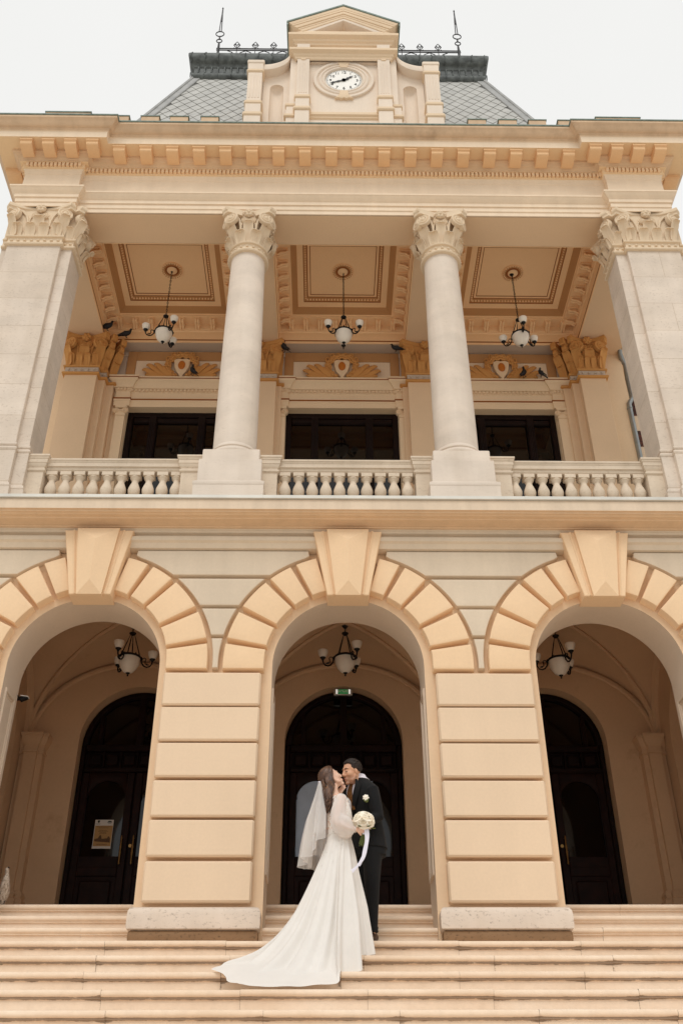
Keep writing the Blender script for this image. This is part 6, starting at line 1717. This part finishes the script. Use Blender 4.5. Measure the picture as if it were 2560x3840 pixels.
# waist appliques
mb = MB(); rnd = random.Random(4)
for k in range(34):
    u = rnd.uniform(0.05, 0.55); v = abs(rnd.gauss(0, 0.035)) + 0.01
    p = skirt(u, v, 0.002); mb.ell(p, (rnd.uniform(0.004, 0.010), 0.003, rnd.uniform(0.003, 0.005)), Matrix.Rotation(rnd.uniform(0, 3), 3, 'Y'), 6, 4)
mb.tube([Vector((-0.105 + 0.106 * cos(t), -0.42 + 0.130 * sin(t), 0.285 + 0.004 * sin(3 * t))) for t in [i * 2 * pi / 40 for i in range(41)]], [(0.012, 0.006)] * 41, 6, flat=(0, 0, 1))
mb.build('lace_applique', M['gown'], bride, BB, 90)
# veil
def veil_fn(scale_len, rscale, ph, offy):
    def f(u, v):
        a = radians(75 + 188 * u)
        xl = [(-0.300), (-0.345), (-0.385), (-0.415), (-0.436)]
        q = v * 4; i = min(3, int(q)); x_left = xl[i] + (xl[i + 1] - xl[i]) * (q - i)
        xc = -0.276 + 0.070 * min(1, v * 1.5); rx = (xc - x_left) * rscale; ry = (0.016 + 0.185 * v ** 0.75) * rscale
        pl = 1 + (0.15 * sin(a * 9 + ph) + 0.10 * sin(a * 19 + ph * 2)) * min(1, v * 2.2)
        side = max(0.0, (a - pi) / 1.9)
        L = (0.765 - 0.30 * side ** 1.6) * scale_len
        z = 0.788 - L * v + 0.012 * sin(a * 6 + ph) * v
        return Vector((xc + rx * cos(a) * pl, -0.405 - 0.03 * v + offy + ry * sin(a) * pl, z))
    return f
mb = MB(); mb.grid(veil_fn(1.0, 1.0, 0.3, 0.0), 110, 40); mb.grid(veil_fn(0.84, 0.86, 1.9, 0.0), 110, 40)
f0 = veil_fn(1.0, 1.0, 0.3, 0.0)
mb.tube([f0(i / 60, 1.0) for i in range(61)], 0.0022, 4)
mb.build('veil', M['veil'], bride, BB, 180)
mb = MB(); mb.box(-0.302, -0.43, 0.779, -0.276, -0.375, 0.791, 0.004); mb.build('hair_comb', M['ribbon'], bride, BB)

# ================================================================ bouquet
QB = (0.105, -0.565, 0.16)
bq = thing('bouquet', 'round bouquet of cream roses with trailing white ribbon held by the bride', 'bouquet', QB)
def rose(c, n, r, seed):
    rnd = random.Random(seed); n = Vector(n).normalized(); q = Vector((0, 0, 1)).rotation_difference(n).to_matrix(); c = Vector(c); mb = MB()
    for ring, (rad, hgt, cnt, op) in enumerate(((0.22, 0.9, 3, 0.05), (0.42, 0.85, 4, 0.22), (0.66, 0.72, 5, 0.5), (0.92, 0.52, 6, 0.95))):
        for k in range(cnt):
            a0 = 2 * pi * (k + 0.37 * ring + rnd.uniform(-.08, .08)) / cnt; wd = 2.4 * pi / cnt * 0.62
            def pf(u, v, a0=a0, wd=wd, rad=rad, hgt=hgt, op=op):
                a = a0 + (2 * u - 1) * wd; e = 1 - (2 * u - 1) ** 2 * 0.30
                rr = r * rad * (0.45 + 0.55 * sin(v * pi * 0.55)) + r * op * 0.28 * v ** 3
                return c + q @ Vector((rr * cos(a), rr * sin(a), r * (hgt * v * e - 0.35 - op * 0.25 * v ** 4)))
            mb.shell(pf, 6, 6, r * 0.03)
    mb.build('rose', M['rose'], bq, QB, 70)
C0 = Vector((0.112, -0.575, 0.372)); k = 0
for el, cnt, a0 in ((1.2, 2, 0.4), (0.55, 5, 0.1), (-0.05, 6, 0.35), (-0.55, 4, 0.0)):
    for i in range(cnt):
        az = 2 * pi * i / cnt + a0; d = Vector((cos(el) * cos(az), cos(el) * sin(az), sin(el)))
        rose(C0 + Vector((d.x * 0.078, d.y * 0.075, d.z * 0.062)), d, random.uniform(0.047, 0.054), 20 + k); k += 1
mb = MB(); mb.ell(C0 - Vector((0, 0, 0.015)), (0.05, 0.05, 0.04), None, 12, 8)
for i in range(13):
    a = i * 2.4; r = 0.004 * sqrt(i)
    mb.tube([C0 + Vector((r * 2.2 * cos(a), r * 2.2 * sin(a), -0.03)), Vector((0.117 + r * cos(a), -0.565 + r * sin(a), 0.285)), Vector((0.098 + r * 2.6 * cos(a) * 0.9, -0.567 + r * 2.4 * sin(a), 0.158 + rnd.uniform(0, 0.015)))], 0.0048, 6)
for i in range(6):
    a = i * 1.05; d = Vector((cos(a), sin(a), 0.1)); mb.ell(C0 + Vector((d.x * 0.082, d.y * 0.078, -0.062)), (0.026, 0.014, 0.004), Matrix.Rotation(a, 3, 'Z'), 8, 5)
mb.build('stems', M['leafm'], bq, QB, 80)
mb = MB()
mb.lathe([(0.019, 0.255), (0.0215, 0.26), (0.0215, 0.318), (0.019, 0.325)], (0.115, -0.566, 0), 16)
for pts in ([(0.135, -0.588, 0.315), (0.150, -0.60, 0.27), (0.152, -0.60, 0.20), (0.142, -0.60, 0.13), (0.118, -0.605, 0.06), (0.095, -0.61, 0.01), (0.055, -0.615, -0.035), (0.010, -0.62, -0.068), (-0.004, -0.62, -0.078)],
            [(0.125, -0.588, 0.312), (0.138, -0.605, 0.262), (0.134, -0.602, 0.19), (0.12, -0.60, 0.12), (0.108, -0.602, 0.05), (0.082, -0.606, 0.0), (0.06, -0.61, -0.02)]):
    P = bez(pts, 24); mb.tube(P, [(0.0012, 0.0125 + 0.003 * sin(i * 0.6)) for i in range(25)], 8, flat=(0.15, -1, 0.2))
for s in (-1, 1): mb.tube([(0.128, -0.592, 0.312), (0.128 + s * 0.022, -0.604, 0.33), (0.128 + s * 0.034, -0.604, 0.312), (0.128 + s * 0.016, -0.60, 0.300), (0.128, -0.594, 0.308)], [(0.0012, 0.010)] * 5, 6, flat=(0, -1, 0.2))
mb.build('ribbon', M['ribbon'], bq, QB, 80)
# ---------------------------------------------------------------- camera, sky and sun
cam = bpy.data.cameras.new('camera'); co = bpy.data.objects.new('camera', cam); COL.objects.link(co)
th, yaw, roll = 0.5946831347, -0.0158813417, -0.0038414621
Fv = Vector((-sin(yaw) * cos(th), cos(yaw) * cos(th), sin(th))); R0 = Vector((cos(yaw), sin(yaw), 0)); U0 = R0.cross(Fv)
Rv = R0 * cos(roll) + U0 * sin(roll); Uv = -R0 * sin(roll) + U0 * cos(roll)
mw = Matrix(((Rv.x, Uv.x, -Fv.x, -0.21949), (Rv.y, Uv.y, -Fv.y, -9.554616), (Rv.z, Uv.z, -Fv.z, -2.341407), (0, 0, 0, 1)))
co.matrix_world = mw
cam.sensor_fit = 'VERTICAL'; cam.sensor_height = 36.0; cam.sensor_width = 24.0; cam.lens = 2287 / 2352 * 36.0
cam.clip_start = 0.05; cam.clip_end = 1000
scene.camera = co

w = bpy.data.worlds.new('World'); scene.world = w; w.use_nodes = True
nt = w.node_tree; nt.nodes.clear()
out = nt.nodes.new('ShaderNodeOutputWorld'); mixs = nt.nodes.new('ShaderNodeMixShader')
sky = nt.nodes.new('ShaderNodeTexSky'); sky.sky_type = 'NISHITA'; sky.sun_disc = False
SUN_EL, SUN_AZ = radians(52), radians(190)
sky.sun_elevation = SUN_EL; sky.sun_rotation = SUN_AZ
b1_ = nt.nodes.new('ShaderNodeBackground'); b1_.inputs['Strength'].default_value = 0.10; nt.links.new(sky.outputs[0], b1_.inputs['Color'])
# overcast cloud sheet: almost even white with a very soft variation
tc = nt.nodes.new('ShaderNodeTexCoord'); ns = nt.nodes.new('ShaderNodeTexNoise'); ns.inputs['Scale'].default_value = 2.2; ns.inputs['Detail'].default_value = 4
nt.links.new(tc.outputs['Generated'], ns.inputs['Vector'])
rp = nt.nodes.new('ShaderNodeValToRGB'); rp.color_ramp.elements[0].position = 0.3; rp.color_ramp.elements[0].color = (0.895, 0.893, 0.87, 1); rp.color_ramp.elements[1].position = 0.7; rp.color_ramp.elements[1].color = (0.935, 0.933, 0.915, 1)
nt.links.new(ns.outputs['Fac'], rp.inputs[0])
b2_ = nt.nodes.new('ShaderNodeBackground'); b2_.inputs['Strength'].default_value = 1.0; nt.links.new(rp.outputs[0], b2_.inputs['Color'])
mixs.inputs[0].default_value = 0.97
nt.links.new(b1_.outputs[0], mixs.inputs[1]); nt.links.new(b2_.outputs[0], mixs.inputs[2]); nt.links.new(mixs.outputs[0], out.inputs['Surface'])
sun = bpy.data.lights.new('sun', 'SUN'); sun.energy = 1.2; sun.angle = radians(25); sun.color = (1.0, 0.98, 0.955)
so = bpy.data.objects.new('sun', sun); COL.objects.link(so)
d = Vector((sin(SUN_AZ) * cos(SUN_EL), cos(SUN_AZ) * cos(SUN_EL), sin(SUN_EL)))
so.rotation_euler = d.to_track_quat('Z', 'Y').to_euler()
scene.view_settings.view_transform = 'Standard'; scene.view_settings.look = 'None'; scene.view_settings.gamma = 1.0; scene.view_settings.exposure = 0.0
scene.view_settings.use_curve_mapping = False
scene.cycles.max_bounces = 10; scene.cycles.diffuse_bounces = 6; scene.cycles.transparent_max_bounces = 12
